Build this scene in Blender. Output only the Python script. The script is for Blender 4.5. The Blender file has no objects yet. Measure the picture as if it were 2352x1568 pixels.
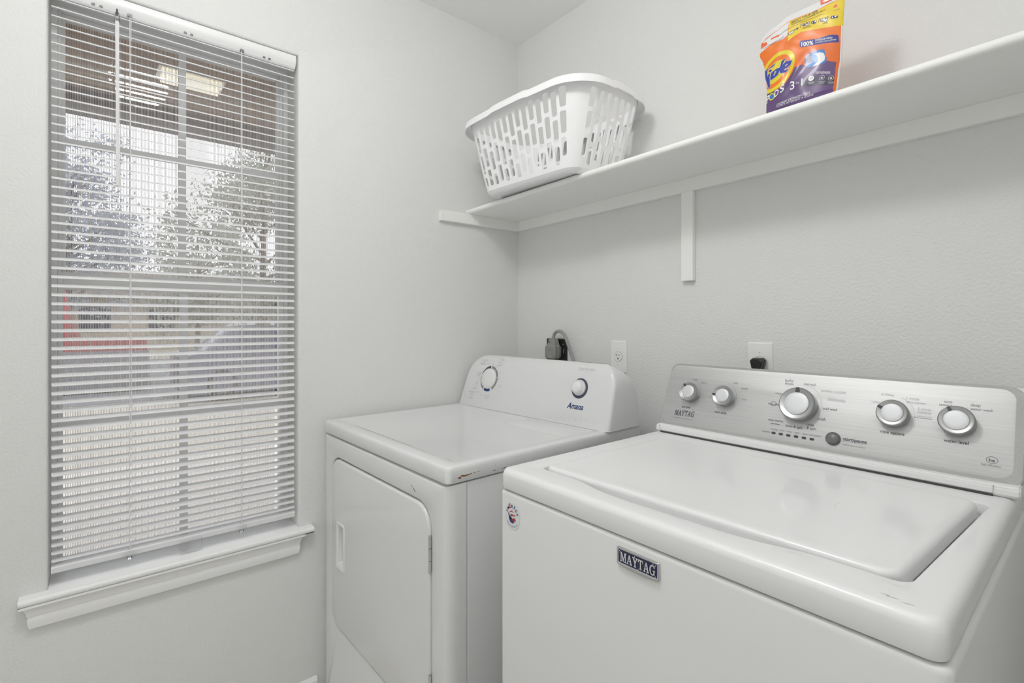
import bpy, bmesh, math, random
from mathutils import Vector, Matrix
from mathutils.geometry import delaunay_2d_cdt, tessellate_polygon

random.seed(7)
scene = bpy.context.scene
COL = scene.collection
R = math.radians

# ------------------------------------------------------------------ camera
cam_data = bpy.data.cameras.new('camera')
cam_data.sensor_fit = 'HORIZONTAL'
cam_data.sensor_width = 36.0
cam_data.lens = 36.0 * 1149.0 / 2352.0
cam_data.shift_y = -44.0 / 2352.0
cam_data.clip_start = 0.02
cam_data.clip_end = 200.0
cam = bpy.data.objects.new('camera', cam_data)
COL.objects.link(cam)
cam.location = (1.735, -1.479, 1.27)
cam.rotation_euler = (R(90), 0, R(50.2))
scene.camera = cam

# ------------------------------------------------------------------ view, sky and lights
scene.view_settings.view_transform = 'Standard'
scene.view_settings.look = 'None'
scene.view_settings.exposure = -0.13
scene.view_settings.gamma = 1.0
scene.view_settings.use_curve_mapping = False
scene.cycles.use_denoising = True
scene.cycles.max_bounces = 14
scene.cycles.diffuse_bounces = 8
scene.cycles.transparent_max_bounces = 24
scene.cycles.sample_clamp_indirect = 6.0

world = bpy.data.worlds.new('overcast_sky')
scene.world = world
world.use_nodes = True
wn = world.node_tree.nodes['Background']
wn.inputs['Color'].default_value = (0.90, 0.94, 1.0, 1)
wn.inputs['Strength'].default_value = 2.3

def lamp(name, kind, loc, power, size, color=(1, 1, 1), rot=(0, 0, 0)):
    d = bpy.data.lights.new(name, kind)
    d.energy = power
    d.color = color
    if kind == 'AREA':
        d.shape = 'DISK'; d.size = size
    else:
        d.shadow_soft_size = size
    o = bpy.data.objects.new(name, d)
    COL.objects.link(o)
    o.location = loc; o.rotation_euler = rot
    return o

lamp('ceiling_lamp', 'POINT', (1.02, -1.31, 2.465), 22.0, 0.12, (1.0, 0.997, 0.99))
lamp('fill_light', 'POINT', (1.35, -2.50, 0.80), 3.0, 0.30, (1.0, 1.0, 0.99))  # added fill behind the camera, set low to lift the shelf underside
flash = lamp('bounce_flash', 'SPOT', (1.55, -1.80, 1.45), 54.0, 0.08, (1.0, 1.0, 0.995), (R(180), 0, 0))   # the photographer's flash, turned up at the ceiling
flash.data.spot_size = R(115); flash.data.spot_blend = 0.6

# ------------------------------------------------------------------ materials
def mat(name, color, rough=0.5, metal=0.0, coat=0.0, spec=0.5, bump=None, aniso=0.0,
        emit=0.0, transl=0.0, noise=None):
    m = bpy.data.materials.new(name)
    m.use_nodes = True
    nt = m.node_tree
    b = nt.nodes['Principled BSDF']
    b.inputs['Base Color'].default_value = (*color, 1)
    b.inputs['Roughness'].default_value = rough
    b.inputs['Metallic'].default_value = metal
    b.inputs['Coat Weight'].default_value = coat
    b.inputs['Coat Roughness'].default_value = 0.06
    b.inputs['Specular IOR Level'].default_value = spec
    if aniso:
        b.inputs['Anisotropic'].default_value = aniso
    if emit:
        b.inputs['Emission Color'].default_value = (*color, 1)
        b.inputs['Emission Strength'].default_value = emit
    tc = None
    if bump or noise:
        tc = nt.nodes.new('ShaderNodeTexCoord')
    if bump:
        scale, strength, dist, stretch = bump
        mp = nt.nodes.new('ShaderNodeMapping')
        mp.inputs['Scale'].default_value = stretch
        nt.links.new(tc.outputs['Object'], mp.inputs['Vector'])
        n = nt.nodes.new('ShaderNodeTexNoise')
        n.inputs['Scale'].default_value = scale
        n.inputs['Detail'].default_value = 3.0
        nt.links.new(mp.outputs['Vector'], n.inputs['Vector'])
        bp = nt.nodes.new('ShaderNodeBump')
        bp.inputs['Strength'].default_value = strength
        bp.inputs['Distance'].default_value = dist
        nt.links.new(n.outputs['Fac'], bp.inputs['Height'])
        nt.links.new(bp.outputs['Normal'], b.inputs['Normal'])
    if noise:
        scale, c2, stretch = noise
        mp = nt.nodes.new('ShaderNodeMapping')
        mp.inputs['Scale'].default_value = stretch
        nt.links.new(tc.outputs['Object'], mp.inputs['Vector'])
        n = nt.nodes.new('ShaderNodeTexNoise')
        n.inputs['Scale'].default_value = scale
        n.inputs['Detail'].default_value = 4.0
        nt.links.new(mp.outputs['Vector'], n.inputs['Vector'])
        mx = nt.nodes.new('ShaderNodeMix')
        mx.data_type = 'RGBA'
        mx.inputs[6].default_value = (*color, 1)
        mx.inputs[7].default_value = (*c2, 1)
        nt.links.new(n.outputs['Fac'], mx.inputs[0])
        nt.links.new(mx.outputs[2], b.inputs['Base Color'])
    if transl:
        out = nt.nodes['Material Output']
        tr = nt.nodes.new('ShaderNodeBsdfTranslucent')
        tr.inputs['Color'].default_value = (*color, 1)
        ms = nt.nodes.new('ShaderNodeMixShader')
        ms.inputs[0].default_value = transl
        nt.links.new(b.outputs[0], ms.inputs[1])
        nt.links.new(tr.outputs[0], ms.inputs[2])
        nt.links.new(ms.outputs[0], out.inputs['Surface'])
    return m

def glass_mat(name, tint=(1, 1, 1), ior=1.45):
    m = bpy.data.materials.new(name)
    m.use_nodes = True
    nt = m.node_tree
    nt.nodes.clear()
    out = nt.nodes.new('ShaderNodeOutputMaterial')
    t = nt.nodes.new('ShaderNodeBsdfTransparent'); t.inputs['Color'].default_value = (*tint, 1)
    g = nt.nodes.new('ShaderNodeBsdfGlossy'); g.inputs['Roughness'].default_value = 0.02
    f = nt.nodes.new('ShaderNodeFresnel'); f.inputs['IOR'].default_value = ior
    ms = nt.nodes.new('ShaderNodeMixShader')
    nt.links.new(f.outputs[0], ms.inputs[0])
    nt.links.new(t.outputs[0], ms.inputs[1]); nt.links.new(g.outputs[0], ms.inputs[2])
    nt.links.new(ms.outputs[0], out.inputs['Surface'])
    return m

ONE = (1, 1, 1)
M = {
    'wall': mat('wall_paint', (0.755, 0.76, 0.75), 0.75, spec=0.3, bump=(150, 0.45, 0.0042, ONE)),
    'ceiling': mat('ceiling_paint', (0.90, 0.90, 0.895), 0.85, spec=0.2, bump=(160, 0.2, 0.002, ONE)),
    'trim': mat('trim_paint', (0.90, 0.90, 0.90), 0.38, bump=(40, 0.05, 0.001, ONE)),
    'shelf': mat('shelf_paint', (0.90, 0.90, 0.885), 0.5, bump=(70, 0.25, 0.0015, ONE)),
    'floor': mat('floor_vinyl', (0.68, 0.66, 0.63), 0.5, noise=(8, (0.60, 0.58, 0.55), ONE)),
    'enamel': mat('white_enamel', (0.75, 0.755, 0.755), 0.35, coat=0.5, bump=(420, 0.03, 0.0004, ONE)),
    'enamel_lid': mat('white_enamel_lid', (0.80, 0.805, 0.805), 0.36, coat=0.32),
    'plastic': mat('white_plastic', (0.80, 0.80, 0.80), 0.35),
    'basket': mat('basket_plastic', (0.93, 0.93, 0.94), 0.33),
    'slat': mat('blind_slat', (0.93, 0.93, 0.935), 0.35, transl=0.32),
    'headrail': mat('blind_headrail', (0.82, 0.82, 0.825), 0.35),
    'cord': mat('blind_cord', (0.82, 0.82, 0.82), 0.7),
    'vinyl': mat('window_vinyl', (0.90, 0.90, 0.895), 0.45),
    'muntin': mat('muntin_white', (0.90, 0.90, 0.91), 0.45),
    'glass': glass_mat('window_glass'),
    'clear': glass_mat('clear_plastic', (1, 1, 1), 1.25),
    'screen': mat('screen_ribs', (0.90, 0.87, 0.84), 0.7, transl=0.65),
    'brick': mat('brown_brick', (0.22, 0.16, 0.12), 0.85, noise=(25, (0.33, 0.25, 0.19), ONE)),
    'steel': mat('brushed_steel', (0.66, 0.66, 0.66), 0.52, metal=0.76, aniso=0.4,
                 noise=(1.0, (0.50, 0.50, 0.50), (5, 420, 420))),
    'dialring': mat('dial_ring', (0.40, 0.40, 0.40), 0.34, metal=0.9),
    'chrome': mat('chrome', (0.62, 0.62, 0.62), 0.18, metal=1.0),
    'knob_cap': mat('knob_cap', (0.70, 0.71, 0.73), 0.5, metal=0.4),
    'darkgrey': mat('dark_grey_plastic', (0.05, 0.05, 0.055), 0.45),
    'gap': mat('shadow_gap_dark', (0.06, 0.06, 0.06), 0.8),  # dark tone put in for the shade inside gaps
    'midgrey': mat('mid_grey_plastic', (0.16, 0.16, 0.16), 0.35),
    'black': mat('black_plastic', (0.012, 0.012, 0.012), 0.4),
    'plug': mat('grey_plug', (0.27, 0.27, 0.26), 0.5),
    'cordgrey': mat('grey_cord', (0.33, 0.33, 0.32), 0.5),
    'plate': mat('outlet_plate', (0.86, 0.86, 0.855), 0.3),
    'ink': mat('dark_print', (0.09, 0.09, 0.11), 0.6),
    'ink_grey': mat('grey_print', (0.27, 0.27, 0.28), 0.6),
    'ink_faint': mat('faint_print', (0.56, 0.56, 0.57), 0.6),
    'navy': mat('navy_print', (0.018, 0.035, 0.15), 0.45),
    'slate': mat('slate_print', (0.07, 0.075, 0.11), 0.5),
    'badge_blue': mat('badge_blue', (0.008, 0.012, 0.07), 0.25, coat=0.5),
    'silver': mat('silver_letter', (0.75, 0.75, 0.74), 0.3, metal=0.6),
    'tide_ink': mat('royal_blue_print', (0.03, 0.05, 0.32), 0.55),
    'white_ink': mat('white_print', (0.85, 0.85, 0.85), 0.5),
    'sticker': mat('sticker_film', (0.72, 0.73, 0.745), 0.3),
    'red': mat('red_print', (0.50, 0.03, 0.02), 0.5),
    'rust': mat('rust', (0.25, 0.10, 0.03), 0.9),
    'scratch': mat('scratch_dark', (0.10, 0.10, 0.10), 0.8),
    'dust': mat('grey_dust', (0.45, 0.45, 0.43), 0.9),
    # pouch film
    'p_orange': mat('film_orange', (0.78, 0.17, 0.012), 0.36, coat=0.14),
    'p_orange2': mat('film_orange_deep', (0.70, 0.13, 0.004), 0.36, coat=0.14),
    'p_yellow': mat('film_yellow', (0.76, 0.56, 0.015), 0.36, coat=0.14),
    'p_lime': mat('film_lemon', (0.72, 0.60, 0.02), 0.36, coat=0.14),
    'p_purple': mat('film_purple', (0.105, 0.055, 0.17), 0.36, coat=0.14),
    'p_band': mat('film_dark_purple', (0.05, 0.035, 0.085), 0.36, coat=0.14),
    'p_white': mat('film_white', (0.74, 0.74, 0.74), 0.36, coat=0.2),
    'p_blue': mat('film_blue', (0.025, 0.025, 0.24), 0.36, coat=0.14),
    'p_tide': mat('film_royal_blue', (0.03, 0.05, 0.32), 0.36, coat=0.2),
    'p_sky': mat('film_bright_blue', (0.02, 0.16, 0.48), 0.36, coat=0.2),
    'p_dkblue': mat('film_midnight', (0.006, 0.02, 0.10), 0.36, coat=0.2),
    'p_red': mat('film_red_orange', (0.75, 0.13, 0.04), 0.35, coat=0.4),
    # outdoors
    'concrete': mat('porch_concrete', (0.62, 0.585, 0.535), 0.9, noise=(3, (0.53, 0.495, 0.45), ONE)),
    'grass': mat('dry_grass', (0.54, 0.50, 0.43), 1.0, noise=(1.5, (0.42, 0.39, 0.33), ONE)),
    'asphalt': mat('asphalt', (0.22, 0.22, 0.23), 0.95),
    'soffit': mat('brown_soffit', (0.20, 0.155, 0.125), 0.8, noise=(30, (0.26, 0.20, 0.165), (1, 12, 1))),
    'beam': mat('grey_beam', (0.17, 0.17, 0.185), 0.7),
    'glow_warm': mat('glow_warm', (1.0, 0.93, 0.72), 0.5, emit=1.05),
    'lamp_white': mat('lamp_white', (1.0, 1.0, 0.97), 0.5, emit=1.05),
    'bark': mat('bark', (0.20, 0.17, 0.14), 0.9),
    'leaf': mat('leaf_grey_green', (0.40, 0.41, 0.36), 0.7, transl=0.35),
    'leaf_blue': mat('leaf_blue_grey', (0.42, 0.45, 0.50), 0.7, transl=0.35),
    'leaf_dark': mat('leaf_olive', (0.16, 0.155, 0.11), 0.8, transl=0.2),
    'van_red': mat('van_red', (0.27, 0.06, 0.06), 0.5, coat=0.2),
    'car_blue': mat('car_dark_blue', (0.10, 0.10, 0.135), 0.3, coat=0.5),
    'car_white': mat('car_white', (0.7, 0.7, 0.72), 0.3, coat=0.5),
    'car_glass': mat('car_glass', (0.06, 0.065, 0.09), 0.15),
    'tyre': mat('tyre', (0.03, 0.03, 0.03), 0.8),
    'tan': mat('tan_siding', (0.46, 0.40, 0.33), 0.9),
    'roof': mat('brown_roof', (0.17, 0.13, 0.11), 0.9),
}

# ------------------------------------------------------------------ mesh builder
class MB:
    def __init__(self):
        self.v = []; self.f = []; self.m = []

    def face(self, pts, mi=0):
        b = len(self.v)
        self.v += [tuple(p) for p in pts]
        self.f.append(tuple(range(b, b + len(pts)))); self.m.append(mi)

    def box(self, x0, x1, y0, y1, z0, z1, mi=0):
        b = len(self.v)
        self.v += [(x0, y0, z0), (x1, y0, z0), (x1, y1, z0), (x0, y1, z0),
                   (x0, y0, z1), (x1, y0, z1), (x1, y1, z1), (x0, y1, z1)]
        for q in ((0, 3, 2, 1), (4, 5, 6, 7), (0, 1, 5, 4), (1, 2, 6, 5), (2, 3, 7, 6), (3, 0, 4, 7)):
            self.f.append(tuple(b + i for i in q)); self.m.append(mi)

    def loft(self, loops, cap0=False, cap1=False, closed=True, mi=0):
        b = len(self.v); n = len(loops[0])
        for lp in loops:
            assert len(lp) == n
            self.v += [tuple(p) for p in lp]
        for i in range(len(loops) - 1):
            for j in range(n if closed else n - 1):
                k = (j + 1) % n
                self.f.append((b + i * n + j, b + i * n + k, b + (i + 1) * n + k, b + (i + 1) * n + j))
                self.m.append(mi)
        if cap0:
            self.f.append(tuple(b + j for j in reversed(range(n)))); self.m.append(mi)
        if cap1:
            o = b + (len(loops) - 1) * n
            self.f.append(tuple(o + j for j in range(n))); self.m.append(mi)

    def prism(self, prof, a0, a1, axis='y', mi=0):
        """prof: 2-D polygon; extruded along the axis."""
        def p(u, w, a):
            return {'x': (a, u, w), 'y': (u, a, w), 'z': (u, w, a)}[axis]
        self.loft([[p(u, w, a0) for u, w in prof], [p(u, w, a1) for u, w in prof]], True, True, mi=mi)

    def tube(self, pts, r, n=10, caps=True, mi=0):
        pts = [Vector(p) for p in pts]
        loops = []
        up = Vector((0.31, 0.2, 0.93))
        for i, p in enumerate(pts):
            d = (pts[min(i + 1, len(pts) - 1)] - pts[max(i - 1, 0)]).normalized()
            s = d.cross(up).normalized()
            if s.length < 0.1:
                s = d.cross(Vector((1, 0, 0))).normalized()
            t = s.cross(d)
            rr = r[i] if isinstance(r, (list, tuple)) else r
            loops.append([p + (s * math.cos(2 * math.pi * j / n) + t * math.sin(2 * math.pi * j / n)) * rr
                          for j in range(n)])
        self.loft(loops, caps, caps, mi=mi)

    def lathe(self, prof, fr, n=40, mi=0, cap0=True, cap1=True):
        """prof: (radius, height) list on a frame fr=(origin, ex, ey, ez)."""
        o, ex, ey, ez = fr
        loops = [[o + ex * (r * math.cos(2 * math.pi * j / n)) + ey * (r * math.sin(2 * math.pi * j / n)) + ez * h
                  for j in range(n)] for r, h in prof]
        self.loft(loops, cap0, cap1, mi=mi)

    def build(self, name, mats, parent=None, smooth=35, bevel=0, weld=True):
        me = bpy.data.meshes.new(name)
        me.from_pydata(self.v, [], self.f)
        if not isinstance(mats, (list, tuple)):
            mats = [mats]
        for m_ in mats:
            me.materials.append(m_)
        if len(mats) > 1:
            me.polygons.foreach_set('material_index', self.m)
        bm = bmesh.new(); bm.from_mesh(me)
        if weld:
            bmesh.ops.remove_doubles(bm, verts=bm.verts, dist=1e-6)
        bmesh.ops.recalc_face_normals(bm, faces=bm.faces)
        if bevel:
            bmesh.ops.bevel(bm, geom=[e for e in bm.edges if e.is_manifold and e.calc_face_angle(0) > 0.6],
                            offset=bevel, segments=2, affect='EDGES', clamp_overlap=True)
        bm.to_mesh(me); bm.free()
        if smooth:
            me.polygons.foreach_set('use_smooth', [True] * len(me.polygons))
            me.set_sharp_from_angle(angle=R(smooth))
        o = bpy.data.objects.new(name, me)
        COL.objects.link(o)
        if parent is not None:
            adopt(o, parent)
        return o

def world_of(o):
    w = Matrix.LocRotScale(o.location, o.rotation_euler, o.scale)
    if o.parent is not None:
        return world_of(o.parent) @ o.matrix_parent_inverse @ w
    return w

def adopt(o, parent):
    """Children built in the thing's own (local) frame keep it; see LOCAL things below."""
    o.parent = parent
    if parent.get('_local') or (parent.parent is not None and parent.parent.get('_local')):
        return
    o.matrix_parent_inverse = world_of(parent).inverted()

LOCALS = []
def thing(name, label, cat, loc=(0, 0, 0), rotz=0.0, group=None, local=False):
    o = bpy.data.objects.new(name, None)
    o.empty_display_size = 0.05
    COL.objects.link(o)
    o.location = loc; o.rotation_euler = (0, 0, rotz)
    tag(o, label, cat, group)
    if local:
        o['_local'] = 1; LOCALS.append(o)
    return o

def tag(o, label, cat, group=None, kind=None):
    o['label'] = label; o['category'] = cat
    if group: o['group'] = group
    if kind: o['kind'] = kind
    return o

def struct(o, label=None):
    o['kind'] = 'structure'
    if label: o['label'] = label
    return o

def lab(o, text):
    o['label'] = text
    return o

def rloop(x0, x1, y0, y1, r, nc=6, ns=1, fn=None):
    """Rounded rectangle; always the same point count for the same nc, ns."""
    r = max(min(r, (x1 - x0) / 2 - 1e-5, (y1 - y0) / 2 - 1e-5), 1e-5)
    pts = []
    cs = [(x1 - r, y0 + r, -90), (x1 - r, y1 - r, 0), (x0 + r, y1 - r, 90), (x0 + r, y0 + r, 180)]
    for i, (cx, cy, a0) in enumerate(cs):
        for k in range(nc + 1):
            a = R(a0 + 90 * k / nc)
            pts.append((cx + r * math.cos(a), cy + r * math.sin(a)))
        nx, ny, na = cs[(i + 1) % 4]
        q0 = pts[-1]; q1 = (nx + r * math.cos(R(na)), ny + r * math.sin(R(na)))
        for k in range(1, ns):
            t = k / ns
            pts.append((q0[0] + (q1[0] - q0[0]) * t, q0[1] + (q1[1] - q0[1]) * t))
    if fn:
        pts = [fn(*p) for p in pts]
    return pts

def at_z(lp, z): return [(x, y, z) for x, y in lp]

def rbox(mb, x0, x1, y0, y1, z0, z1, r, e, nc=6, mi=0):
    """Box with rounded vertical corners (r) and rounded top/bottom edges (e)."""
    L = []
    for k in range(4):
        a = R(90 * k / 3); i = e * (1 - math.sin(a)); h = e * (1 - math.cos(a))
        L.append(at_z(rloop(x0 + i, x1 - i, y0 + i, y1 - i, max(r - i, 1e-4), nc), z0 + h))
    for k in range(4):
        a = R(90 * k / 3); i = e * (1 - math.cos(a)); h = e * (1 - math.sin(a))
        L.append(at_z(rloop(x0 + i, x1 - i, y0 + i, y1 - i, max(r - i, 1e-4), nc), z1 - h))
    mb.loft(L, True, True, mi=mi)

# ------------------------------------------------------------------ writing
_tc = {}
def text_mesh(s, shear=0.0, bold=0.0):
    """Vertices (2-D, baseline at 0, left edge at 0), faces, width, cap height of a string."""
    key = (s, shear, bold)
    if key in _tc: return _tc[key]
    cu = bpy.data.curves.new('lettering', 'FONT')
    cu.body = s; cu.size = 1.0; cu.shear = shear; cu.offset = bold
    cu.fill_mode = 'FRONT'; cu.resolution_u = 3
    o = bpy.data.objects.new('lettering', cu)
    COL.objects.link(o)
    bpy.context.view_layer.update()
    dg = bpy.context.evaluated_depsgraph_get()
    me = o.evaluated_get(dg).to_mesh()
    vs = [(v.co.x, v.co.y) for v in me.vertices]
    fs = [tuple(p.vertices) for p in me.polygons]
    o.evaluated_get(dg).to_mesh_clear()
    bpy.data.objects.remove(o); bpy.data.curves.remove(cu)
    x0 = min(v[0] for v in vs); x1 = max(v[0] for v in vs)
    vs = [(x - x0, y) for x, y in vs]
    _tc[key] = (vs, fs, x1 - x0, 0.7)
    return _tc[key]

class Print:
    """Lettering and marks lying on a surface: put(u, v) -> 3-D point."""
    def __init__(self, put, upright=False):
        self.put = put; self.mb = MB(); self.upright = upright; self.fine = 0

    def text(self, s, p0, p1, k=1.0, shear=0.0, bold=0.0, mi=0, upright=None):
        vs, fs, w, _ = text_mesh(s, shear, bold)
        dx, dy = p1[0] - p0[0], p1[1] - p0[1]
        L = math.hypot(dx, dy); sc = L / w
        ex = (dx / L * sc, dy / L * sc); ey = (-dy / L * sc * k, dx / L * sc * k)
        if self.upright if upright is None else upright: ey = (0.0, sc * k)
        b = len(self.mb.v)
        self.mb.v += [tuple(self.put(p0[0] + x * ex[0] + y * ey[0], p0[1] + x * ex[1] + y * ey[1])) for x, y in vs]
        for f in fs:
            self.mb.f.append(tuple(b + i for i in f)); self.mb.m.append(mi)

    def poly(self, pts, mi=0):
        tris = tessellate_polygon([[Vector((x, y, 0)) for x, y in pts]])
        if self.fine:
            todo = [[pts[i] for i in t] for t in tris]
            while todo:
                t = todo.pop()
                d = [math.dist(t[k], t[(k + 1) % 3]) for k in range(3)]
                k = d.index(max(d))
                if d[k] < self.fine:
                    b = len(self.mb.v)
                    self.mb.v += [tuple(self.put(*q)) for q in t]
                    self.mb.f.append((b, b + 1, b + 2)); self.mb.m.append(mi)
                else:
                    a, c, e = t[k], t[(k + 1) % 3], t[(k + 2) % 3]
                    m_ = ((a[0] + c[0]) / 2, (a[1] + c[1]) / 2)
                    todo += [[a, m_, e], [m_, c, e]]
            return
        b = len(self.mb.v)
        self.mb.v += [tuple(self.put(x, y)) for x, y in pts]
        for t in tris:
            self.mb.f.append(tuple(b + i for i in t)); self.mb.m.append(mi)

    def line(self, pts, w, mi=0, close=False):
        pts = list(pts)
        if close: pts.append(pts[0])
        for (x0, y0), (x1, y1) in zip(pts, pts[1:]):
            L = math.hypot(x1 - x0, y1 - y0)
            if L < 1e-9: continue
            nx, ny = -(y1 - y0) / L * w / 2, (x1 - x0) / L * w / 2
            tx, ty = (x1 - x0) / L * w * 0.3, (y1 - y0) / L * w * 0.3
            self.poly([(x0 - nx - tx, y0 - ny - ty), (x1 - nx + tx, y1 - ny + ty),
                       (x1 + nx + tx, y1 + ny + ty), (x0 + nx - tx, y0 + ny - ty)], mi)

    def arc(self, c, r0, r1, a0, a1, mi=0, n=24, sx=1.0):
        for k in range(n):
            a, b_ = R(a0 + (a1 - a0) * k / n), R(a0 + (a1 - a0) * (k + 1) / n)
            self.poly([(c[0] + sx * r * math.cos(t), c[1] + r * math.sin(t))
                       for r, t in ((r0, a), (r1, a), (r1, b_), (r0, b_))], mi)

    def disc(self, c, rx, ry, mi=0, n=28, rot=0.0):
        cr, sr = math.cos(rot), math.sin(rot)
        self.poly([(c[0] + rx * math.cos(t) * cr - ry * math.sin(t) * sr,
                    c[1] + rx * math.cos(t) * sr + ry * math.sin(t) * cr)
                   for t in (2 * math.pi * k / n for k in range(n))], mi)

    def build(self, name, mats, parent):
        # printed marks keep their own winding; they are single faces lying on a surface
        return self.mb.build(name, mats, parent, smooth=0, weld=False)

# slab-serif capitals drawn as polygons on a 1-high box, for the washer's maker's plate
SERIF = {
    'M': (1.16, [[(0, 0), (.34, 0), (.34, .1), (.24, .12), (.24, .72), (.52, 0), (.62, 0), (.90, .74), (.90, .12), (.80, .1),
                  (.80, 0), (1.16, 0), (1.16, .1), (1.08, .12), (1.08, .88), (1.16, .9), (1.16, 1), (.84, 1), (.60, .36),
                  (.36, 1), (0, 1), (0, .9), (.11, .88), (.11, .12), (0, .1)]]),
    'A': (.98, [[(0, 0), (.36, 0), (.36, .1), (.26, .12), (.31, .28), (.62, .28), (.585, .38), (.345, .38), (.455, .73), (.50, 1),
                 (.42, 1), (.10, .12), (0, .1)],
                [(.56, 0), (.98, 0), (.98, .1), (.91, .12), (.60, 1), (.42, 1), (.455, .73), (.66, .12), (.56, .1)]]),
    'Y': (.98, [[(.30, 0), (.70, 0), (.70, .1), (.60, .12), (.60, .42), (.88, .88), (.98, .9), (.98, 1), (.62, 1), (.62, .9),
                 (.70, .88), (.54, .56), (.36, .88), (.44, .9), (.44, 1), (0, 1), (0, .9), (.10, .88), (.40, .40), (.40, .12), (.30, .1)]]),
    'T': (.90, [[(.25, 0), (.65, 0), (.65, .1), (.55, .12), (.55, .87), (.74, .87), (.80, .68), (.90, .68), (.90, 1), (0, 1),
                 (0, .68), (.10, .68), (.16, .87), (.35, .87), (.35, .12), (.25, .1)]]),
    'G': (.98, [[(.92, .70), (.92, 1), (.84, 1), (.78, .94), (.62, 1.02), (.46, 1.02), (.20, .92), (.04, .68), (.02, .42), (.12, .16), (.34, -.01),
                 (.56, -.02), (.76, .06), (.80, .0), (.90, .0), (.90, .40), (.98, .42), (.98, .50), (.56, .50), (.56, .42), (.70, .40), (.70, .18),
                 (.56, .10), (.40, .12), (.27, .26), (.23, .50), (.28, .74), (.42, .88), (.56, .91), (.70, .86), (.80, .70)]]),
}
def serif_text(pr, s, p0, p1, h, mi=0, shear=0.0, gap=0.05):
    W = sum(SERIF[c][0] for c in s) + gap * (len(s) - 1)
    ex = ((p1[0] - p0[0]) / W, (p1[1] - p0[1]) / W)
    L = math.hypot(*ex); ey = (-ex[1] / L * h, ex[0] / L * h)
    x = 0.0
    for c in s:
        w, polys = SERIF[c]
        for pl in polys:
            pr.poly([(p0[0] + (x + px + shear * py) * ex[0] + py * ey[0], p0[1] + (x + px + shear * py) * ex[1] + py * ey[1])
                     for px, py in pl], mi)
        x += w + gap

# ================================================================== THE ROOM
WIN_Y0, WIN_Y1, WIN_Z0, WIN_Z1 = -1.572, -0.959, 0.5715, 2.158
ROOM_X, ROOM_Y, ROOM_Z = 2.10, -2.95, 2.528

mb = MB()
def yz(x):
    return lambda y, z: (x, y, z)
L = [rloop(ROOM_Y - .12, 0.0, -.02, ROOM_Z + .05, .0001, 4, fn=yz(-.145)),
     rloop(ROOM_Y - .12, 0.0, -.02, ROOM_Z + .05, .0001, 4, fn=yz(0.0))]
for k in range(5):
    a = R(90 * k / 4); i = .009 * (1 - math.sin(a)); d = .009 * (1 - math.cos(a))
    L.append(rloop(WIN_Y0 - i, WIN_Y1 + i, WIN_Z0 - i, WIN_Z1 + i, .0002 + i, 4, fn=yz(-d)))
L.append(rloop(WIN_Y0, WIN_Y1, WIN_Z0, WIN_Z1, .0002, 4, fn=yz(-.145)))
L.append(L[0])
mb.loft(L)
struct(mb.build('wall_left', M['wall']))

def slab(name, m, *b):
    q = MB(); q.box(*b)
    return struct(q.build(name, m, smooth=0))
slab('wall_back', M['wall'], -.145, ROOM_X + .12, 0, .12, -.02, ROOM_Z + .05)
slab('wall_right', M['wall'], ROOM_X, ROOM_X + .12, ROOM_Y, 0, -.02, ROOM_Z + .05)
slab('wall_front', M['wall'], 0, ROOM_X + .12, ROOM_Y - .12, ROOM_Y, -.02, ROOM_Z + .05)
slab('floor', M['floor'], -.145, ROOM_X + .12, ROOM_Y - .12, .12, -.08, 0)
slab('ceiling', M['ceiling'], -.145, ROOM_X + .12, ROOM_Y - .12, .12, ROOM_Z, ROOM_Z + .08)

base_prof = [(0, 0), (.011, 0), (.011, .058), (.007, .066), (.003, .070), (0, .070)]
mb = MB(); mb.prism([(u, w) for u, w in base_prof], ROOM_Y, -.900, 'y')
struct(mb.build('baseboard_left', M['trim'], smooth=20))
mb = MB(); mb.prism([(-u, w) for u, w in base_prof], .012, ROOM_X, 'x')
struct(mb.build('baseboard_back', M['trim'], smooth=20))

# ---- window: vinyl frame, two sashes with grilles and panes, outside screen
FX = -.118                                     # room-side face of the vinyl frame
mb = MB()
def ring(mb, x0, x1, ya, yb, za, zb, wy, wz0, wz1, mi=0):
    """Rectangular frame; wy: stile width, wz0/wz1: bottom and top rail heights."""
    mb.box(x0, x1, ya, ya + wy, za, zb, mi); mb.box(x0, x1, yb - wy, yb, za, zb, mi)
    mb.box(x0, x1, ya + wy, yb - wy, za, za + wz0, mi); mb.box(x0, x1, ya + wy, yb - wy, zb - wz1, zb, mi)
ring(mb, -.205, FX, WIN_Y0, WIN_Y1, WIN_Z0, WIN_Z1, .013, .018, .020)
mb.box(-.150, -.143, WIN_Y0 + .013, WIN_Y0 + .019, .60, 2.138)      # parting tracks
mb.box(-.150, -.143, WIN_Y1 - .019, WIN_Y1 - .013, .60, 2.138)
win = struct(mb.build('window_1', M['vinyl'], smooth=0, weld=False, bevel=.0015))
SY0, SY1 = WIN_Y0 + .0135, WIN_Y1 - .0135
YM = (WIN_Y0 + WIN_Y1) / 2

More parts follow.
